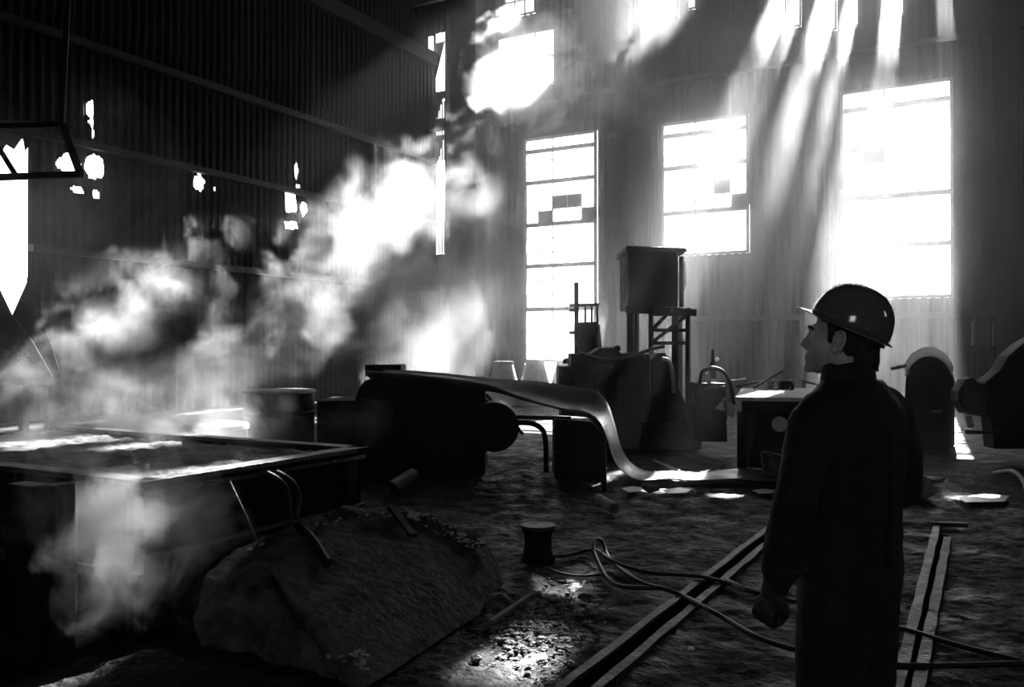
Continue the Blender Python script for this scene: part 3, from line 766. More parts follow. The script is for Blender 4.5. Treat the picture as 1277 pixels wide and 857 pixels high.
for zz in (.3, .75): MB().lathe(tp, [(.46, zz), (.475, zz+.01), (.475, zz+.04), (.46, zz+.05)], 36).build('hoop', 'girder', ta, smooth=True)

# ================================================================== CENTRAL MACHINE, CAB, LATTICE
kc = G(778, 562)
km = empty('mill_stand', kc, 'big dark mill stand with humped top below the cab', 'machine')
panel([(697, 457), (712, 457), (712, 441), (738, 441), (748, 434), (766, 433), (775, 441), (800, 440), (812, 447), (812, 562), (700, 562), (700, 492), (697, 490)], 14.0, .8, 'housing', 'steel', km, .02)
panel([(812, 449), (820, 441), (830, 440), (838, 450), (842, 472), (856, 505), (862, 562), (812, 562)], 14.15, .7, 'motor_housing', 'steel', km, .03)
panel([(800, 528), (862, 528), (866, 562), (796, 562)], 13.9, .3, 'plinth', 'steel', km)
for px in (716, 742, 770): panel([(px, 470), (px+16, 470), (px+16, 540), (px, 540)], 13.97, .06, 'cover_plate', 'girder', km)
MB().tube(spline([W(724, 441, 13.9), W(742, 446, 13.8), W(760, 449, 13.8), W(785, 445, 13.8), W(812, 436, 13.9), W(828, 432, 14)], 6), .03, 8).build('cable', 'rubber', km, smooth=True)
MB().tube(spline([W(826, 447, 13.7), W(834, 450, 13.7), W(838, 462, 13.7), W(840, 490, 13.7)], 6), .03, 8).build('pipe', 'pale', km, smooth=True)
for px, py in ((706, 452), (770, 436), (806, 447)): MB().lathe(W(px, py, 13.95), [(.05, -.02), (.05, .05), (.02, .07)], 10).build('bolt', 'girder', km, smooth=True)
# cab
cc = G(818, 545); cc = W(818, 560, 15.2); cc.z = 0
cb = empty('control_cab', cc, 'dark raised control cab in front of the middle window', 'control cab')
def CB(px, py, f=15.4): return W(px, py, f)
a = [(784, 312), (846, 311), (846, 383), (784, 385)]
MB().prism([CB(x, y) for x, y in a], FW*1.3).build('cabin', 'steel', cb, bevel=.03)
MB().prism([CB(x, y, 15.3) for x, y in [(781, 306), (856, 309), (858, 314), (781, 313)]], FW*1.5).build('roof', 'girder', cb, bevel=.02)
MB().prism([CB(x, y, 15.38) for x, y in [(846, 340), (855, 325), (856, 355), (850, 372), (846, 374)]], FW*.05).build('side_window', 'glass', cb)
MB().bar(CB(850, 320, 15.5), CB(850, 383, 15.5), .07).build('corner_post', 'girder', cb)
for px, f in ((787, 15.5), (843, 15.5), (792, 16.5), (846, 16.5)):
    p = CB(px, 384, f); q = Vector((p.x, p.y, 0)); MB().bar(q, p, .12).build('leg', 'girder', cb)
MB().bar(CB(780, 386, 15.4), CB(868, 390, 15.4), .10, .12).build('platform_beam', 'girder', cb)
# lattice gantry under the cab
lt = empty('lattice_frame', Vector((CB(835, 430, 14.5).x, CB(835, 430, 14.5).y, 0)), 'lattice steel frame at the right under the cab', 'frame')
def LB(a, b_, w_=.06, nm='bar', f=15.1): return MB().bar(W(*a, f), W(*b_, f), w_).build(nm, 'girder', lt)
for px in (812, 858):
    p = W(px, 384, 15.1); LB((px, 384), (px, 384+ (p.z)/15.1*1080), .07, 'post')
for y in (392, 412, 428): LB((812, y), (858, y))
LB((812, 428), (858, 392)); LB((812, 412), (836, 388))
LB((838, 385), (868, 392), .08)
# tall post with a guarded landing in front of window 1
gp = W(716, 440, 17.0)
ld = empty('guarded_landing', Vector((gp.x, gp.y, 0)), 'tall dark post with railed landing against the left window', 'landing')
def LD(a, b_, w_=.06, nm='rail', f=17.0): return MB().bar(W(*a, f), W(*b_, f), w_).build(nm, 'girder', ld)
MB().prism([W(x, y, 17.0) for x, y in [(709, 353), (720, 353), (720, 440), (709, 440)]], FW*.1).build('panel', 'glass', ld)
LD((719, 352), (719, 435+1.62/17*1080), .07, 'post')
LD((710, 381), (747, 380)); LD((710, 387), (722, 387)); LD((718, 406), (746, 405), .12, 'deck'); LD((710, 415), (722, 415))
for px in (730, 738, 745): LD((px, 380), (px, 406), .035, 'baluster')
LD((745, 405), (745, 435+1.62/17*1080), .07, 'post'); LD((722, 436), (745, 410), .07, 'brace')
MB().prism([W(x, y, 17.1) for x, y in [(720, 408), (748, 407), (752, 445), (720, 445)]], FW*.5).build('box', 'steel', ld)
# cones in front of the lower opening of window 1
for px, lb in ((628, 'leftmost pale cone in front of the low window opening'), (667, 'middle pale cone in front of the low window opening'), (706, 'right pale cone half hidden by the mill stand')):
    p = W(px, 452, 25.0); e = empty('cone_mould', Vector((p.x, p.y, 0)), lb, 'cone', 'pale cones before the low window')
    MB().lathe((p.x, p.y, 0), [(.60, 0), (.58, .05), (.27, 1.2)], 28).build('body', 'pale', e, smooth=True)
    MB().lathe((p.x, p.y, 0), [(.27, 1.2), (.30, 1.21), (.30, 1.25), (.2, 1.27)], 28).build('collar', 'girder', e, smooth=True)

# ================================================================== RIGHT MIDDLE: BENCH, VALVE STAND, HOOD, PRESS
tz = 1.0
def TZ(px, py): return G(px, py, tz)
bn = empty('workbench', Vector((TZ(975, 492).x, TZ(975, 492).y, 0)), 'long low bench with a pale dusty top behind the worker', 'workbench')
A, B_, C_, D_ = TZ(916, 495), TZ(1050, 497), TZ(1040, 484), TZ(925, 484)
MB().prism([A, B_, C_, D_], (0, 0, -.05)).build('bench_top', 'pale', bn, bevel=.006)
MB().prism([A.lerp(C_, .06)-UP*.05, B_.lerp(D_, .06)-UP*.05, C_.lerp(A, .06)-UP*.05, D_.lerp(B_, .06)-UP*.05], (0, 0, -.18)).build('apron', 'steel', bn)
for p, q in ((A, C_), (B_, D_), (C_, A), (D_, B_)):
    r = p.lerp(q, .06); MB().box((r.x-.05, r.y-.05, 0), (r.x+.05, r.y+.05, tz-.2)).build('leg', 'steel', bn)
MB().prism([A.lerp(C_, .12)-UP*.95, B_.lerp(D_, .12)-UP*.95, B_.lerp(D_, .2)-UP*.23, A.lerp(C_, .2)-UP*.23], FW*.5).build('cabinet', 'steel', bn)
# clutter on the bench
def onbench(px, py=486): return G(px, py, tz)
p = onbench(970, 485); mb = MB(); mb.box((p.x-.25, p.y-.12, tz), (p.x+.2, p.y+.12, tz+.14)); tag(mb.build('gear_block', 'steel', bevel=.02), 'dark toothed block among the clutter on the bench', 'block')
p = onbench(952, 485); tag(MB().lathe((p.x, p.y, tz), [(.07, 0), (.07, .12), (.03, .14)], 16).build('tin', 'pale', smooth=True), 'small tin left of the dark block on bench', 'tin')
for k, (a_, b2, r, lb) in enumerate((((918, 485, .03), (945, 484, .1), .02, 'bar sloping up at the left end of the bench'), ((986, 486, .16), (1030, 486, .05), .015, 'thin pipe resting on the bench near the worker'), ((940, 486, .02), (976, 485, .28), .015, 'thin rod propped on the bench clutter'))):
    a1 = onbench(*a_[:2])+UP*a_[2]; b1 = onbench(*b2[:2])+UP*b2[2]; tag(MB().tube([a1, b1], r, 8).build('rod', 'pale' if k == 1 else 'girder'), lb, 'rod')
p = onbench(1003, 484); tag(MB().lathe((p.x, p.y, tz), [(.025, 0), (.025, .13), (.01, .14)], 10).build('upright_pin', 'pale', smooth=True), 'short pale pin standing on the bench', 'pin')
rg = random.Random(21)
for k in range(7):
    p = onbench(948+k*6.5, 484+rg.uniform(0, 4)); mb = MB(); mb.lathe((p.x, p.y, tz), [(.035, 0), (.035, .05+.05*rg.random()), (.015, .12)], 8)
    tag(mb.build('fitting', 'pale' if k % 2 else 'steel', smooth=True), ('dark fitting standing furthest left of the bench clutter', 'pale fitting, first light one from the left on the bench', 'dark fitting in front of the toothed block', 'pale fitting near the middle of the bench clutter',
        'dark fitting right of the middle of the bench clutter', 'pale fitting right of the toothed block on the bench', 'dark fitting furthest right, nearest the pale pin')[k], 'fitting', 'fittings on the bench')
# round lamp on the bench front
p = W(972, 529, 11.0); e = empty('round_gauge', p, 'round pale gauge on the bench front beside the worker', 'gauge')
for (prof, nm, m_) in (([(.085, -.03), (.098, -.02), (.098, .02), (.085, .025)], 'bezel', 'pale'), ([(.08, .0), (.08, .015), (.02, .018)], 'dial', 'white')):
    o = MB().lathe((0, 0, 0), prof, 28, 'y').build(nm, m_, smooth=True); o.parent = e; o.rotation_euler.z = YAW+math.pi
MB().bar(p+FW*.02, p+FW*.4, .05).build('bracket', 'steel', e)
# valve stand
vp = W(885, 500, 13.0); vp.z = 0
vs_ = empty('valve_stand', vp, 'dark valve stand with an arched pipe left of the bench', 'valve stand')
panel([(868, 478), (905, 478), (907, 551), (866, 551)], 13.0, .6, 'body', 'steel', vs_)
MB().tube(spline([W(872, 480, 12.9), W(876, 464, 12.9), (W(888, 459, 12.9)), W(902, 464, 12.9), W(911, 480, 12.9), W(915, 505, 12.9)], 6), .03, 10).build('arched_pipe', 'girder', vs_, smooth=True)
MB().lathe(W(889, 464, 13.1), [(.05, -.1), (.05, .12), (.03, .16), (.02, .34)], 14).build('spindle', 'girder', vs_, smooth=True)
panel([(880, 466), (886, 465), (887, 478), (881, 478)], 12.95, .05, 'tag_plate', 'pale', vs_)
panel([(881, 483), (904, 481), (904, 487), (881, 487)], 12.95, .04, 'tag_plate', 'girder', vs_)
lm = W(894, 448, 13.2); MB().lathe(lm, [(.02, -.03), (.035, 0), (.02, .03)], 12).build('knob', 'white', vs_, smooth=True)
MB().tube([W(903, 497, 12.85), W(906, 522, 12.85)], .018, 8).build('strap', 'rubber', vs_)
tag(MB().prism([W(892, 510, 12.86), W(902, 498, 12.86), W(914, 503, 12.86), W(917, 512, 12.86), W(913, 522, 12.86), W(907, 514, 12.86)], FW*.03).build('hanging_cloth', 'white'), 'pale triangular rag hung on the valve stand', 'rag')
MB().tube([W(912, 476, 13.4), W(930, 474, 13.4)], .03, 8).build('handle', 'pale', vs_)
p = W(861, 518, 14.0); p.z = 0
tag(MB().lathe(p, [(.16, 0), (.18, .1), (.18, .5), (.12, .56)], 20).build('drum', 'steel', smooth=True), 'small dark drum between mill stand and valve stand', 'drum')
# arched hood
def tlmat():  # sunlit band on the hood's edge, given as pale translucent colour
    m = bpy.data.materials.new('pale_sunlit_rim'); m.use_nodes = True; nt = m.node_tree; b_ = nt.nodes['Principled BSDF']
    b_.inputs['Base Color'].default_value = (.7, .7, .7, 1); b_.inputs['Roughness'].default_value = .9
    t_ = nt.nodes.new('ShaderNodeBsdfTranslucent'); t_.inputs[0].default_value = (.8, .8, .8, 1); mx = nt.nodes.new('ShaderNodeMixShader'); mx.inputs[0].default_value = .65
    nt.links.new(b_.outputs[0], mx.inputs[1]); nt.links.new(t_.outputs[0], mx.inputs[2]); nt.links.new(mx.outputs[0], nt.nodes['Material Output'].inputs[0]); return m
M['sunlit_rim'] = tlmat()
hp = W(1160, 555, 14.5); hp.z = 0
hd = empty('arched_hood', hp, 'round-topped upright hood, its sunlit rim put in as pale colour', 'hood')
def arch(cx_, cy_, rx, ry, f, base=558, n=20):
    pts = [W(cx_-rx*1.12, base, f)]+[W(cx_-rx*math.cos(math.pi*i/n), cy_-ry*math.sin(math.pi*i/n), f) for i in range(n+1)]+[W(cx_+rx, base, f)]
    for p_ in (pts[0], pts[-1]): p_.z = 0
    return pts
MB().prism(arch(1159, 478, 30, 34, 14.3), (FW*.97+RT*.55)*.35).build('body', 'steel', hd, bevel=.01)
ob, ib = arch(1158, 470, 33, 37, 14.28), arch(1159, 478, 29.5, 34, 14.24)
n_ = len(ob); mb = MB()
mb.add([p_ for p_ in ob[3:-3]]+[p_ for p_ in ib[3:-3]], [(i, i+1, n_-6+i+1, n_-6+i) for i in range(n_-7)])
o = mb.build('rim', 'sunlit_rim', hd, smooth=True); s2 = o.modifiers.new('t', 'SOLIDIFY'); s2.thickness = .02
MB().tube([W(1112, 460, 14.2), W(1131, 456, 14.3)], .03, 8).build('spout', 'pale', hd)
MB().bar(W(1129, 470, 14.2), W(1133, 461, 14.2), .06, .03).build('bracket', 'pale', hd)
MB().bar(W(1162, 513, 14.22), W(1174, 513, 14.22), .03, .03).build('latch', 'pale', hd)
# press at the right edge
pp = W(1250, 556, 12.5); pp.z = 0
pr = empty('press', pp, 'black stepped press at the right edge of the picture', 'press')
panel([(1196, 488), (1204, 474), (1213, 470), (1223, 479), (1231, 480), (1231, 520), (1205, 516), (1196, 500)], 12.3, .25, 'head', 'steel', pr, .02)
panel([(1228, 478), (1248, 462), (1258, 444), (1277, 428), (1330, 400), (1330, 560), (1240, 560), (1236, 520), (1228, 515)], 12.4, .3, 'frame', 'steel', pr, .02)
panel([(1204, 519), (1211, 518), (1216, 532), (1208, 534)], 12.25, .05, 'lever', 'pale', pr)
MB().bar(W(1205, 539, 12.2), W(1245, 539, 12.3), .05).build('tie_bar', 'girder', pr)
# notice and ribbed panel on the far wall
pt = [onY(x, y, D-.12) for x, y in ((1246, 378), (1266, 377), (1267, 390), (1248, 392))]
tag(MB().prism(pt, (0, .02, 0)).build('notice_board', 'pale'), 'small pale faded notice on the far wall at right', 'notice')
rp = empty('ribbed_panel', (onY(1220, 415, D).x, D-.15, 2.0), 'ribbed panel low on the far wall at right, lit ribs coloured pale', 'panel')
for i in range(12):
    a1 = onY(1192+i*5.2, 401, D-.1); b1 = onY(1192+i*5.2, 431, D-.1); MB().bar(a1, b1, .06, .05).build('rib', 'pale' if i in (0, 4, 9) else 'girder', rp)  # pale ribs paint in the lit stripes
# pale round stone by the strip end
b0 = G(1147, 621); mb = MB()
bm = bmesh.new(); bmesh.ops.create_icosphere(bm, subdivisions=3, radius=.135)
for v in bm.verts: v.co.z *= 1.05; v.co += v.co*.12*noise.noise(v.co*6)
mb.add([v.co+b0+UP*.12 for v in bm.verts], [[v.index for v in f.verts] for f in bm.faces]); bm.free()
tag(mb.build('round_boulder', 'pale', smooth=True), 'pale round boulder just right of the worker', 'boulder')
hose([(1240, 590, .03), (1262, 588, .12), (1275, 598, .1), (1280, 612, .02)], .03, 'curved pale pipe lying at the right edge', 'bent_pipe', 'pale')
# hoist bracket hung at upper left
hb = empty('hoist_frame', W(76, 155, 5.2), 'dark angular bar frame hanging on a rod, upper left', 'hoist frame')
def HB(a_, b2, w_, nm, fa=5.2, fb=5.2): return MB().bar(W(*a_, fa), W(*b2, fb), w_).build(nm, 'steel', hb, bevel=.003)
top = W(76, 155, 5.2); HB((-60, 159), (79, 155), .032, 'top_bar'); HB((76, 155), (100, 218), .034, 'side_bar', 5.2, 4.9); HB((-60, 223), (101, 217), .036, 'bottom_bar', 4.95, 4.9); HB((-10, 172), (20, 220), .024, 'strut', 5.2, 4.95)
d = (W(83, 0, 5.2)-W(76, 155, 5.2)); k = (ZT-top.z)/d.z
MB().tube([top, top+d*k], .017, 10).build('hanging_rod', 'steel', hb, smooth=True)
# chute below the bright left opening
ch = empty('chute', Vector((W(20, 470, 15).x, W(20, 470, 15).y, 0)), 'dark sloping chute below the bright opening at far left', 'chute')
pl_ = [W(x, y, 15) for x, y in [(-60, 300), (0, 362), (15, 393), (40, 425), (66, 470), (66, 480), (-60, 480)]]
MB().prism(pl_, FW*.012).build('left_plate', 'steel', ch)
pl_ = [W(x, y, 15.5) for x, y in [(34, 350), (15, 393), (34, 425), (66, 470), (74, 462), (62, 425), (48, 385)]]
MB().prism(pl_, FW*.012).build('right_plate', 'steel', ch)
for px in (-20, 30, 62): q = W(px, 470, 15.1); MB().bar(q, Vector((q.x, q.y, 0)), .12).build('leg', 'steel', ch)
# old frame work left of the steel box
for (px, w_, lb) in ((36, .22, 'leftmost dark pillar of the frame in front of the box'), (75, .1, 'thinner pillar between box and leftmost pillar')):
    q = W(px, 592, 4.5); e = MB().box((q.x-w_/2, q.y-.06, 0), (q.x+w_/2, q.y+.06, .92)).build('short_pillar', 'girder', bevel=.01); tag(e, lb, 'pillar')

# ================================================================== THE WORKER
PR, PF = 1.073, 2.75; AB = math.radians(32)
def LP(x, y, z, a=AB, o=(0, 0)):
    """person space (x right, y forward, z up) -> world"""
    x0 = x*math.cos(a)-y*math.sin(a); y0 = x*math.sin(a)+y*math.cos(a)
    return CF(PR+o[0]+x0, PF+o[1]+y0, z)
man = empty('person', CF(PR, PF, 0), 'worker in black coverall and hard hat seen from behind, looking left', 'person')
def ell(mb, c, r, n=20, m=12, rot=0, tilt=None, a=AB):
    """ellipsoid in person axes"""
    vs = []; R = tilt or Matrix.Identity(3)
    for j in range(m+1):
        th = math.pi*j/m
        for i in range(n):
            ph = 2*math.pi*i/n; q = R @ Vector((r[0]*math.sin(th)*math.cos(ph), r[1]*math.sin(th)*math.sin(ph), r[2]*math.cos(th)))
            vs.append(c+Vector(q))
    fs = [(j*n+i, j*n+(i+1) % n, (j+1)*n+(i+1) % n, (j+1)*n+i) for j in range(m) for i in range(n)]
    return vs, fs
def addell(mb, c, r, P_=LP, tilt=None, n=20):
    vs, fs = ell(mb, Vector(c), r, n, 12, tilt=tilt); mb.add([P_(*v) for v in vs], fs)
def addtube(mb, pts, rs, P_=LP, n=16):
    mb.tube([P_(*p) for p in pts], rs, n)
    for p, r in ((pts[0], rs[0]), (pts[-1], rs[-1])): addell(mb, p, (r, r, r), P_)
def loft(mb, secs, P_=LP, n=28, e=2.4):
    """secs: (cx, cy, z, rx, ry) superellipse rings"""
    vs = []; N_ = len(secs)
    for cx_, cy_, z, rx, ry in secs:
        for i in range(n):
            t = 2*math.pi*i/n; c, s = math.cos(t), math.sin(t)
            vs.append(P_(cx_+rx*math.copysign(abs(c)**(2/e), c), cy_+ry*math.copysign(abs(s)**(2/e), s), z))
    fs = [(j*n+i, j*n+(i+1) % n, (j+1)*n+(i+1) % n, (j+1)*n+i) for j in range(N_-1) for i in range(n)]
    fs += [tuple(range(n))[::-1], tuple((N_-1)*n+i for i in range(n))]
    mb.add(vs, fs)
# joints
LSH, LEL, LWR, LFI = (-.165, .0, 1.38), (-.265, -.01, 1.17), (-.27, .055, .915), (-.27, .09, .825)
RSH, REL, RWR = (.165, .0, 1.38), (.262, .0, 1.16), (.06, .235, 1.20)
# head space: turned further left, tipped back a little
AH = math.radians(62)
HC = (-.002, .028)                                   # head centre in person space
hcx = PR+HC[0]*math.cos(AB)-HC[1]*math.sin(AB); hcf = PF+HC[0]*math.sin(AB)+HC[1]*math.cos(AB)
HT = math.radians(6)
def HP(x, y, z):                                    # head space, origin at ear height, z up
    y, z = y*math.cos(HT)-z*math.sin(HT), y*math.sin(HT)+z*math.cos(HT)
    x0 = x*math.cos(AH)-y*math.sin(AH); y0 = x*math.sin(AH)+y*math.cos(AH)
    return CF(hcx+x0, hcf+y0, 1.655+z)
# body under the clothes, one skin
b = MB()
loft(b, [(0, .0, .93, .15, .10), (0, .0, 1.08, .14, .09), (0, .0, 1.25, .16, .10), (0, .0, 1.36, .15, .09), (0, -.01, 1.43, .10, .07), (0, 0, 1.48, .06, .06)])
addtube(b, [(0, -.01, 1.42), (0, .0, 1.50), (-.015, .02, 1.60)], [.065, .058, .06])
for sh, el, wr in ((LSH, LEL, LWR), (RSH, REL, RWR)):
    addtube(b, [sh, el], [.052, .04]); addtube(b, [el, wr], [.04, .028])
for s in (-1, 1):
    addtube(b, [(s*.09, .0, .93), (s*.11, .03, .50)], [.085, .055]); addtube(b, [(s*.11, .03, .50), (s*.12, -.02, .10)], [.055, .038])
    addtube(b, [(s*.12, -.02, .07), (s*.14, .12, .04)], [.04, .03])
addell(b, (0, -.012, .035), (.078, .097, .10), HP)                 # cranium
addell(b, (0, .045, -.035), (.062, .058, .085), HP)                # face
addell(b, (0, .062, -.09), (.038, .036, .032), HP)                 # jaw front
addell(b, (0, .093, -.108), (.022, .014, .016), HP)                # chin
addell(b, (0, .02, -.075), (.060, .060, .05), HP)                  # jaw sides
addell(b, (0, .082, .022), (.050, .022, .013), HP)                 # brow
b.tube([HP(0, .092, .012), HP(0, .103, -.012), HP(0, .116, -.034), HP(0, .104, -.043)], [.009, .0105, .0125, .009], 10)
addell(b, (.011, .102, -.038), (.009, .011, .007), HP); addell(b, (-.011, .102, -.038), (.009, .011, .007), HP)
addell(b, (0, .098, -.066), (.024, .012, .0065), HP); addell(b, (0, .096, -.079), (.021, .012, .007), HP)
for s in (-1, 1): addell(b, (s*.036, .070, -.028), (.022, .022, .02), HP)
remeshed('body', b, 'skin', .0055, man, smooth=2)
# eyes, ears, hair
for s in (-1, 1):
    e_ = MB(); addell(e_, (s*.030, .083, .004), (.012, .012, .011), HP); o = e_.build('eye', 'white', man, smooth=True)
    p_ = MB(); addell(p_, (s*.031, .0925, .004), (.005, .004, .005), HP); p_.build('pupil', 'rubber', o, smooth=True)
    br = MB(); br.tube([HP(s*.012, .100, .020), HP(s*.030, .098, .026), HP(s*.050, .082, .020)], [.004, .006, .003], 8); br.build('eyebrow', 'hair', man, smooth=True)
    ea = MB(); ring = []
    for k in range(15):
        t = math.radians(-70+k*22); yy = -.004+.018*math.cos(t+.25); ring.append(HP(s*(.089-yy*.55), yy, -.014+.033*math.sin(t)))
    ea.tube(ring, [.0046]*15, 8); addell(ea, (s*.079, -.004, -.014), (.006, .015, .028), HP); addell(ea, (s*.084, .006, -.044), (.006, .008, .010), HP)
    addell(ea, (s*.088, .013, -.014), (.006, .004, .008), HP); addell(ea, (s*.078, .012, -.014), (.012, .006, .022), HP); ea.tube([HP(s*.086, -.006, .004), HP(s*.088, -.010, -.012), HP(s*.086, -.004, -.026)], [.003, .0035, .003], 8)
    remeshed('ear', ea, 'skin', .0022, man, smooth=2)
hr = MB()
addell(hr, (0, -.040, .000), (.079, .078, .085), HP); addell(hr, (0, -.062, -.045), (.062, .050, .055), HP)
for s in (-1, 1):
    addell(hr, (s*.073, .024, .008), (.009, .013, .030), HP); addell(hr, (s*.070, .0, .034), (.012, .04, .016), HP); addell(hr, (s*.070, -.035, -.012), (.014, .024, .045), HP)
for k in range(16):
    t = math.radians(200+k*9.3); x, y = .07*math.cos(t), -.03+.075*math.sin(t)*.95
    hr.tube([HP(x, y, -.02), HP(x*1.08, y-.006, -.062), HP(x*1.0, y-.003-.006*(k % 3), -.098+.008*(k % 2))], [.014, .012, .003], 7)
remeshed('hair', hr, 'hair', .005, man, smooth=1, amp=.004, sc=60)
# helmet: dome tipped back, brim, rain gutter ridge
TI = math.radians(19)
def HH(x, y, z):
    y2 = y*math.cos(TI)-z*math.sin(TI); z2 = y*math.sin(TI)+z*math.cos(TI)
    return HP(x, y2-.020, z2+.040)
hm = MB(); n = 56; prof = []
vs = []; rows = 20
for j in range(rows+1):
    th = math.radians(90*j/rows)
    for i in range(n):
        ph = 2*math.pi*i/n; c, s = math.cos(ph), math.sin(ph); r = math.cos(th)**.82
        ridge_ = 1+.03*math.exp(-(c/.22)**2)*(math.sin(th)**1.5)
        vs.append(HH(.106*r*c, .124*r*s, .128*math.sin(th)**.94*ridge_))
fs = [(j*n+i, j*n+(i+1) % n, (j+1)*n+(i+1) % n, (j+1)*n+i) for j in range(rows) for i in range(n)]
hm.add(vs, fs); o = hm.build('helmet', 'helmet', man, smooth=True, recalc=True, ang=80)
sd_ = o.modifiers.new('t', 'SOLIDIFY'); sd_.thickness = .003; sd_.offset = 1
br = MB(); vs = []
for k, (rr, dz) in enumerate(((0, .004), (.006, -.001), (1, -.007), (1.0, -.011), (.006, -.007))):
    for i in range(n):
        ph = 2*math.pi*i/n; c, s = math.cos(ph), math.sin(ph)
        wid = .011+(.040*max(0, s)**4)+(.006*max(0, -s)**3)
        vs.append(HH((.106+rr*wid)*c, (.124+rr*wid)*s, dz))
fs = [(k*n+i, k*n+(i+1) % n, (k+1)*n+(i+1) % n, (k+1)*n+i) for k in range(4) for i in range(n)]
br.add(vs, fs); o2 = br.build('brim', 'helmet', o, smooth=True, ang=50)
rv = MB()
for (x, y, z) in ((-.092, -.056, .016), (.092, -.056, .016), (-.100, .041, .014), (.100, .041, .014)): addell(rv, (x*1.02, y*1.02, z), (.005, .005, .005), HH, n=10)
rv.build('rivets', 'pale', o, smooth=True)
sp = MB(); sp.tube([HH(-.08, -.075, -.012), HH(0, -.118, -.020), HH(.08, -.075, -.012)], .005, 8); sp.build('headband', 'pale', o, smooth=True)
# coverall
cvb = MB()
loft(cvb, [(0, .01, .80, .17, .135), (0, .0, .90, .178, .135), (0, .0, 1.0, .172, .13), (0, .0, 1.10, .175, .13), (0, .0, 1.22, .195, .14), (0, -.005, 1.33, .208, .14), (0, -.01, 1.41, .198, .125), (0, -.01, 1.47, .155, .10), (0, -.01, 1.52, .10, .075)], e=2.3)
addtube(cvb, [(-.14, 0, 1.415), (-.18, 0, 1.39), (-.235, -.01, 1.27), LEL], [.076, .074, .067, .062])
addtube(cvb, [LEL, (-.268, .02, 1.05), (-.27, .05, .95)], [.066, .064, .056])
addtube(cvb, [(.15, 0, 1.42), (.19, 0, 1.40), (.24, -.01, 1.27), REL], [.085, .083, .075, .070])
addtube(cvb, [REL, (.18, .12, 1.17), (.085, .215, 1.195)], [.070, .06, .052])
for s in (-1, 1):
    addtube(cvb, [(s*.075, .0, .88), (s*.078, .01, .68), (s*.092, .02, .48), (s*.115, .0, .28), (s*.12, -.02, .10)], [.11, .108, .094, .08, .074])
def folds(bm):
    bm.normal_update()
    for v in bm.verts:
        p = v.co; d = .006*noise.noise(Vector((p.x*9, p.y*9, p.z*5)))+.0035*noise.noise(Vector((p.x*20, p.y*20, p.z*26+3)))+.004*abs(noise.noise(Vector((p.x*7+4, p.y*7, p.z*14))))
        v.co += v.normal*d
cvo = remeshed('coverall', cvb, 'cloth', .011, man, smooth=3, post=folds)
# collar, belt seam, pocket
cl_ = MB(); vs = []; n = 36
for k, (z, r) in enumerate(((1.475, .105), (1.515, .088), (1.560, .083), (1.575, .081), (1.565, .073), (1.50, .072))):
    for i in range(n):
        t = 2*math.pi*i/n; c, s = math.cos(t), math.sin(t)
        vs.append(LP(-.006+(r+.004)*c, .004+r*s*.93, z-.03*max(0, s)+.004*math.sin(5*t)))
fs = [(k*n+i, k*n+(i+1) % n, (k+1)*n+(i+1) % n, (k+1)*n+i) for k in range(5) for i in range(n)]
cl_.add(vs, fs).build('collar', 'cloth', man, smooth=True, ang=70)
sm_ = MB(); sm_.tube([LP(0, -.142-.0, 1.36), LP(0, -.147, 1.25), LP(0, -.138, 1.1), LP(0, -.139, .95)], .004, 6); sm_.build('back_seam', 'cloth', man, smooth=True)
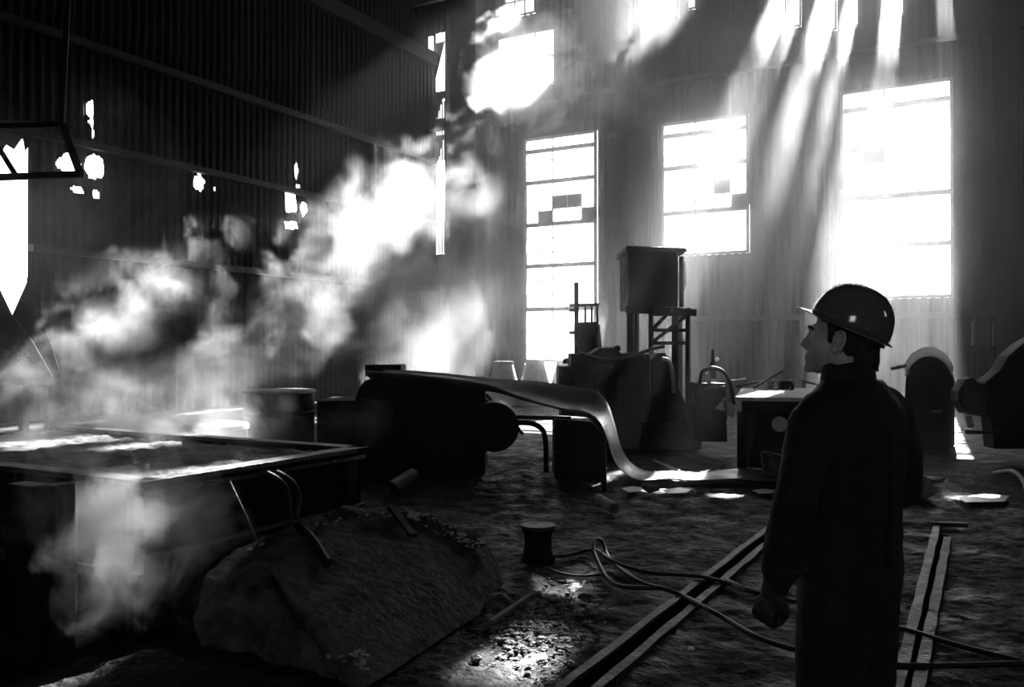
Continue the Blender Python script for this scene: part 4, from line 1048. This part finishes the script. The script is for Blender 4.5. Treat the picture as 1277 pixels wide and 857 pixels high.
# gloves: palm, four curled fingers, thumb, flared cuff
def glove(wr, mid, fw_, side, curl_dir, name='glove'):
    """wr wrist, mid palm centre; curl_dir = direction the fingers curl towards; side = direction across the palm"""
    wr, mid, side, cd = Vector(wr), Vector(mid), Vector(side).normalized(), Vector(curl_dir).normalized()
    ax = (mid-wr).normalized(); g_ = MB()
    g_.tube([LP(*(wr+ax*-.015)), LP(*(wr+ax*.03)), LP(*(wr+ax*.055))], [.034, .036, .038], 14)
    for k in range(4):
        o_ = side*((k-1.5)*.021); L_ = (.9, 1.0, .96, .8)[k]
        kn = mid+ax*.038+o_-cd*.004
        addpts = [mid-ax*.035+o_*.75, kn, kn+(ax*.55+cd*.8)*.036*L_, kn+(ax*.05+cd*1.25)*.042*L_+ax*.0, kn+(-ax*.75+cd*1.0)*.040*L_]
        g_.tube([LP(*p) for p in spline(addpts, 3)], [.0165]*3+[.0145]*4+[.0130]*4+[.0105]*2, 10) if len(spline(addpts, 3)) == 13 else None
        addell(g_, addpts[-1], (.0115,)*3)
    th = [mid-ax*.045-side*.030, mid-ax*.01-side*.048+cd*.018, mid+ax*.022-side*.040+cd*.040, mid+ax*.036-side*.018+cd*.050]
    g_.tube([LP(*p) for p in th], [.019, .017, .0145, .011], 10); addell(g_, th[-1], (.0115,)*3)
    addell(g_, mid, (.034, .036, .036))
    o_ = remeshed(name, g_, 'glove', .0042, man, smooth=2, amp=.0016, sc=28)
    c_ = MB(); n_ = 20; vv = []
    a0 = LP(*wr); a1 = LP(*(wr+ax)); d_ = (a1-a0).normalized(); u_ = d_.cross(Vector((.3, .9, .1))).normalized(); w2 = d_.cross(u_)
    for (q, r) in ((.04, .037), (.0, .044), (-.04, .054), (-.07, .066), (-.072, .062), (-.03, .05)):
        for i in range(n_):
            t = 2*math.pi*i/n_; vv.append(a0+d_*q+(u_*math.cos(t)+w2*math.sin(t))*(r+.0025*math.sin(3*t+q*40)))
    c_.add(vv, [(k*n_+i, k*n_+(i+1) % n_, (k+1)*n_+(i+1) % n_, (k+1)*n_+i) for k in range(5) for i in range(n_)])
    c_.build('cuff', 'glove', o_, smooth=True, ang=70)
    return o_
glove(LWR, (-.272, .095, .825), 0, (.15, 1, .1), (.85, -.15, -.1))
glove(RWR, (-.015, .275, 1.215), 0, (0, .2, 1), (-.2, -1, .1))
for s in (-1, 1):
    bt = MB(); addtube(bt, [(s*.12, -.02, .22), (s*.12, -.02, .08)], [.058, .05]); addtube(bt, [(s*.12, -.04, .05), (s*.135, .09, .045)], [.05, .042]); addell(bt, (s*.14, .13, .035), (.045, .05, .035))
    bo = remeshed('boot', bt, 'rubber', .009, man, smooth=2)
    sl_ = MB(); sl_.prism([LP(s*.12+x, y, .0) for x, y in ((-.042, -.08), (.042, -.08), (.055, .08), (.03, .175), (-.02, .175), (-.045, .08))], (0, 0, .022)); sl_.build('sole', 'rubber', bo, bevel=.004)
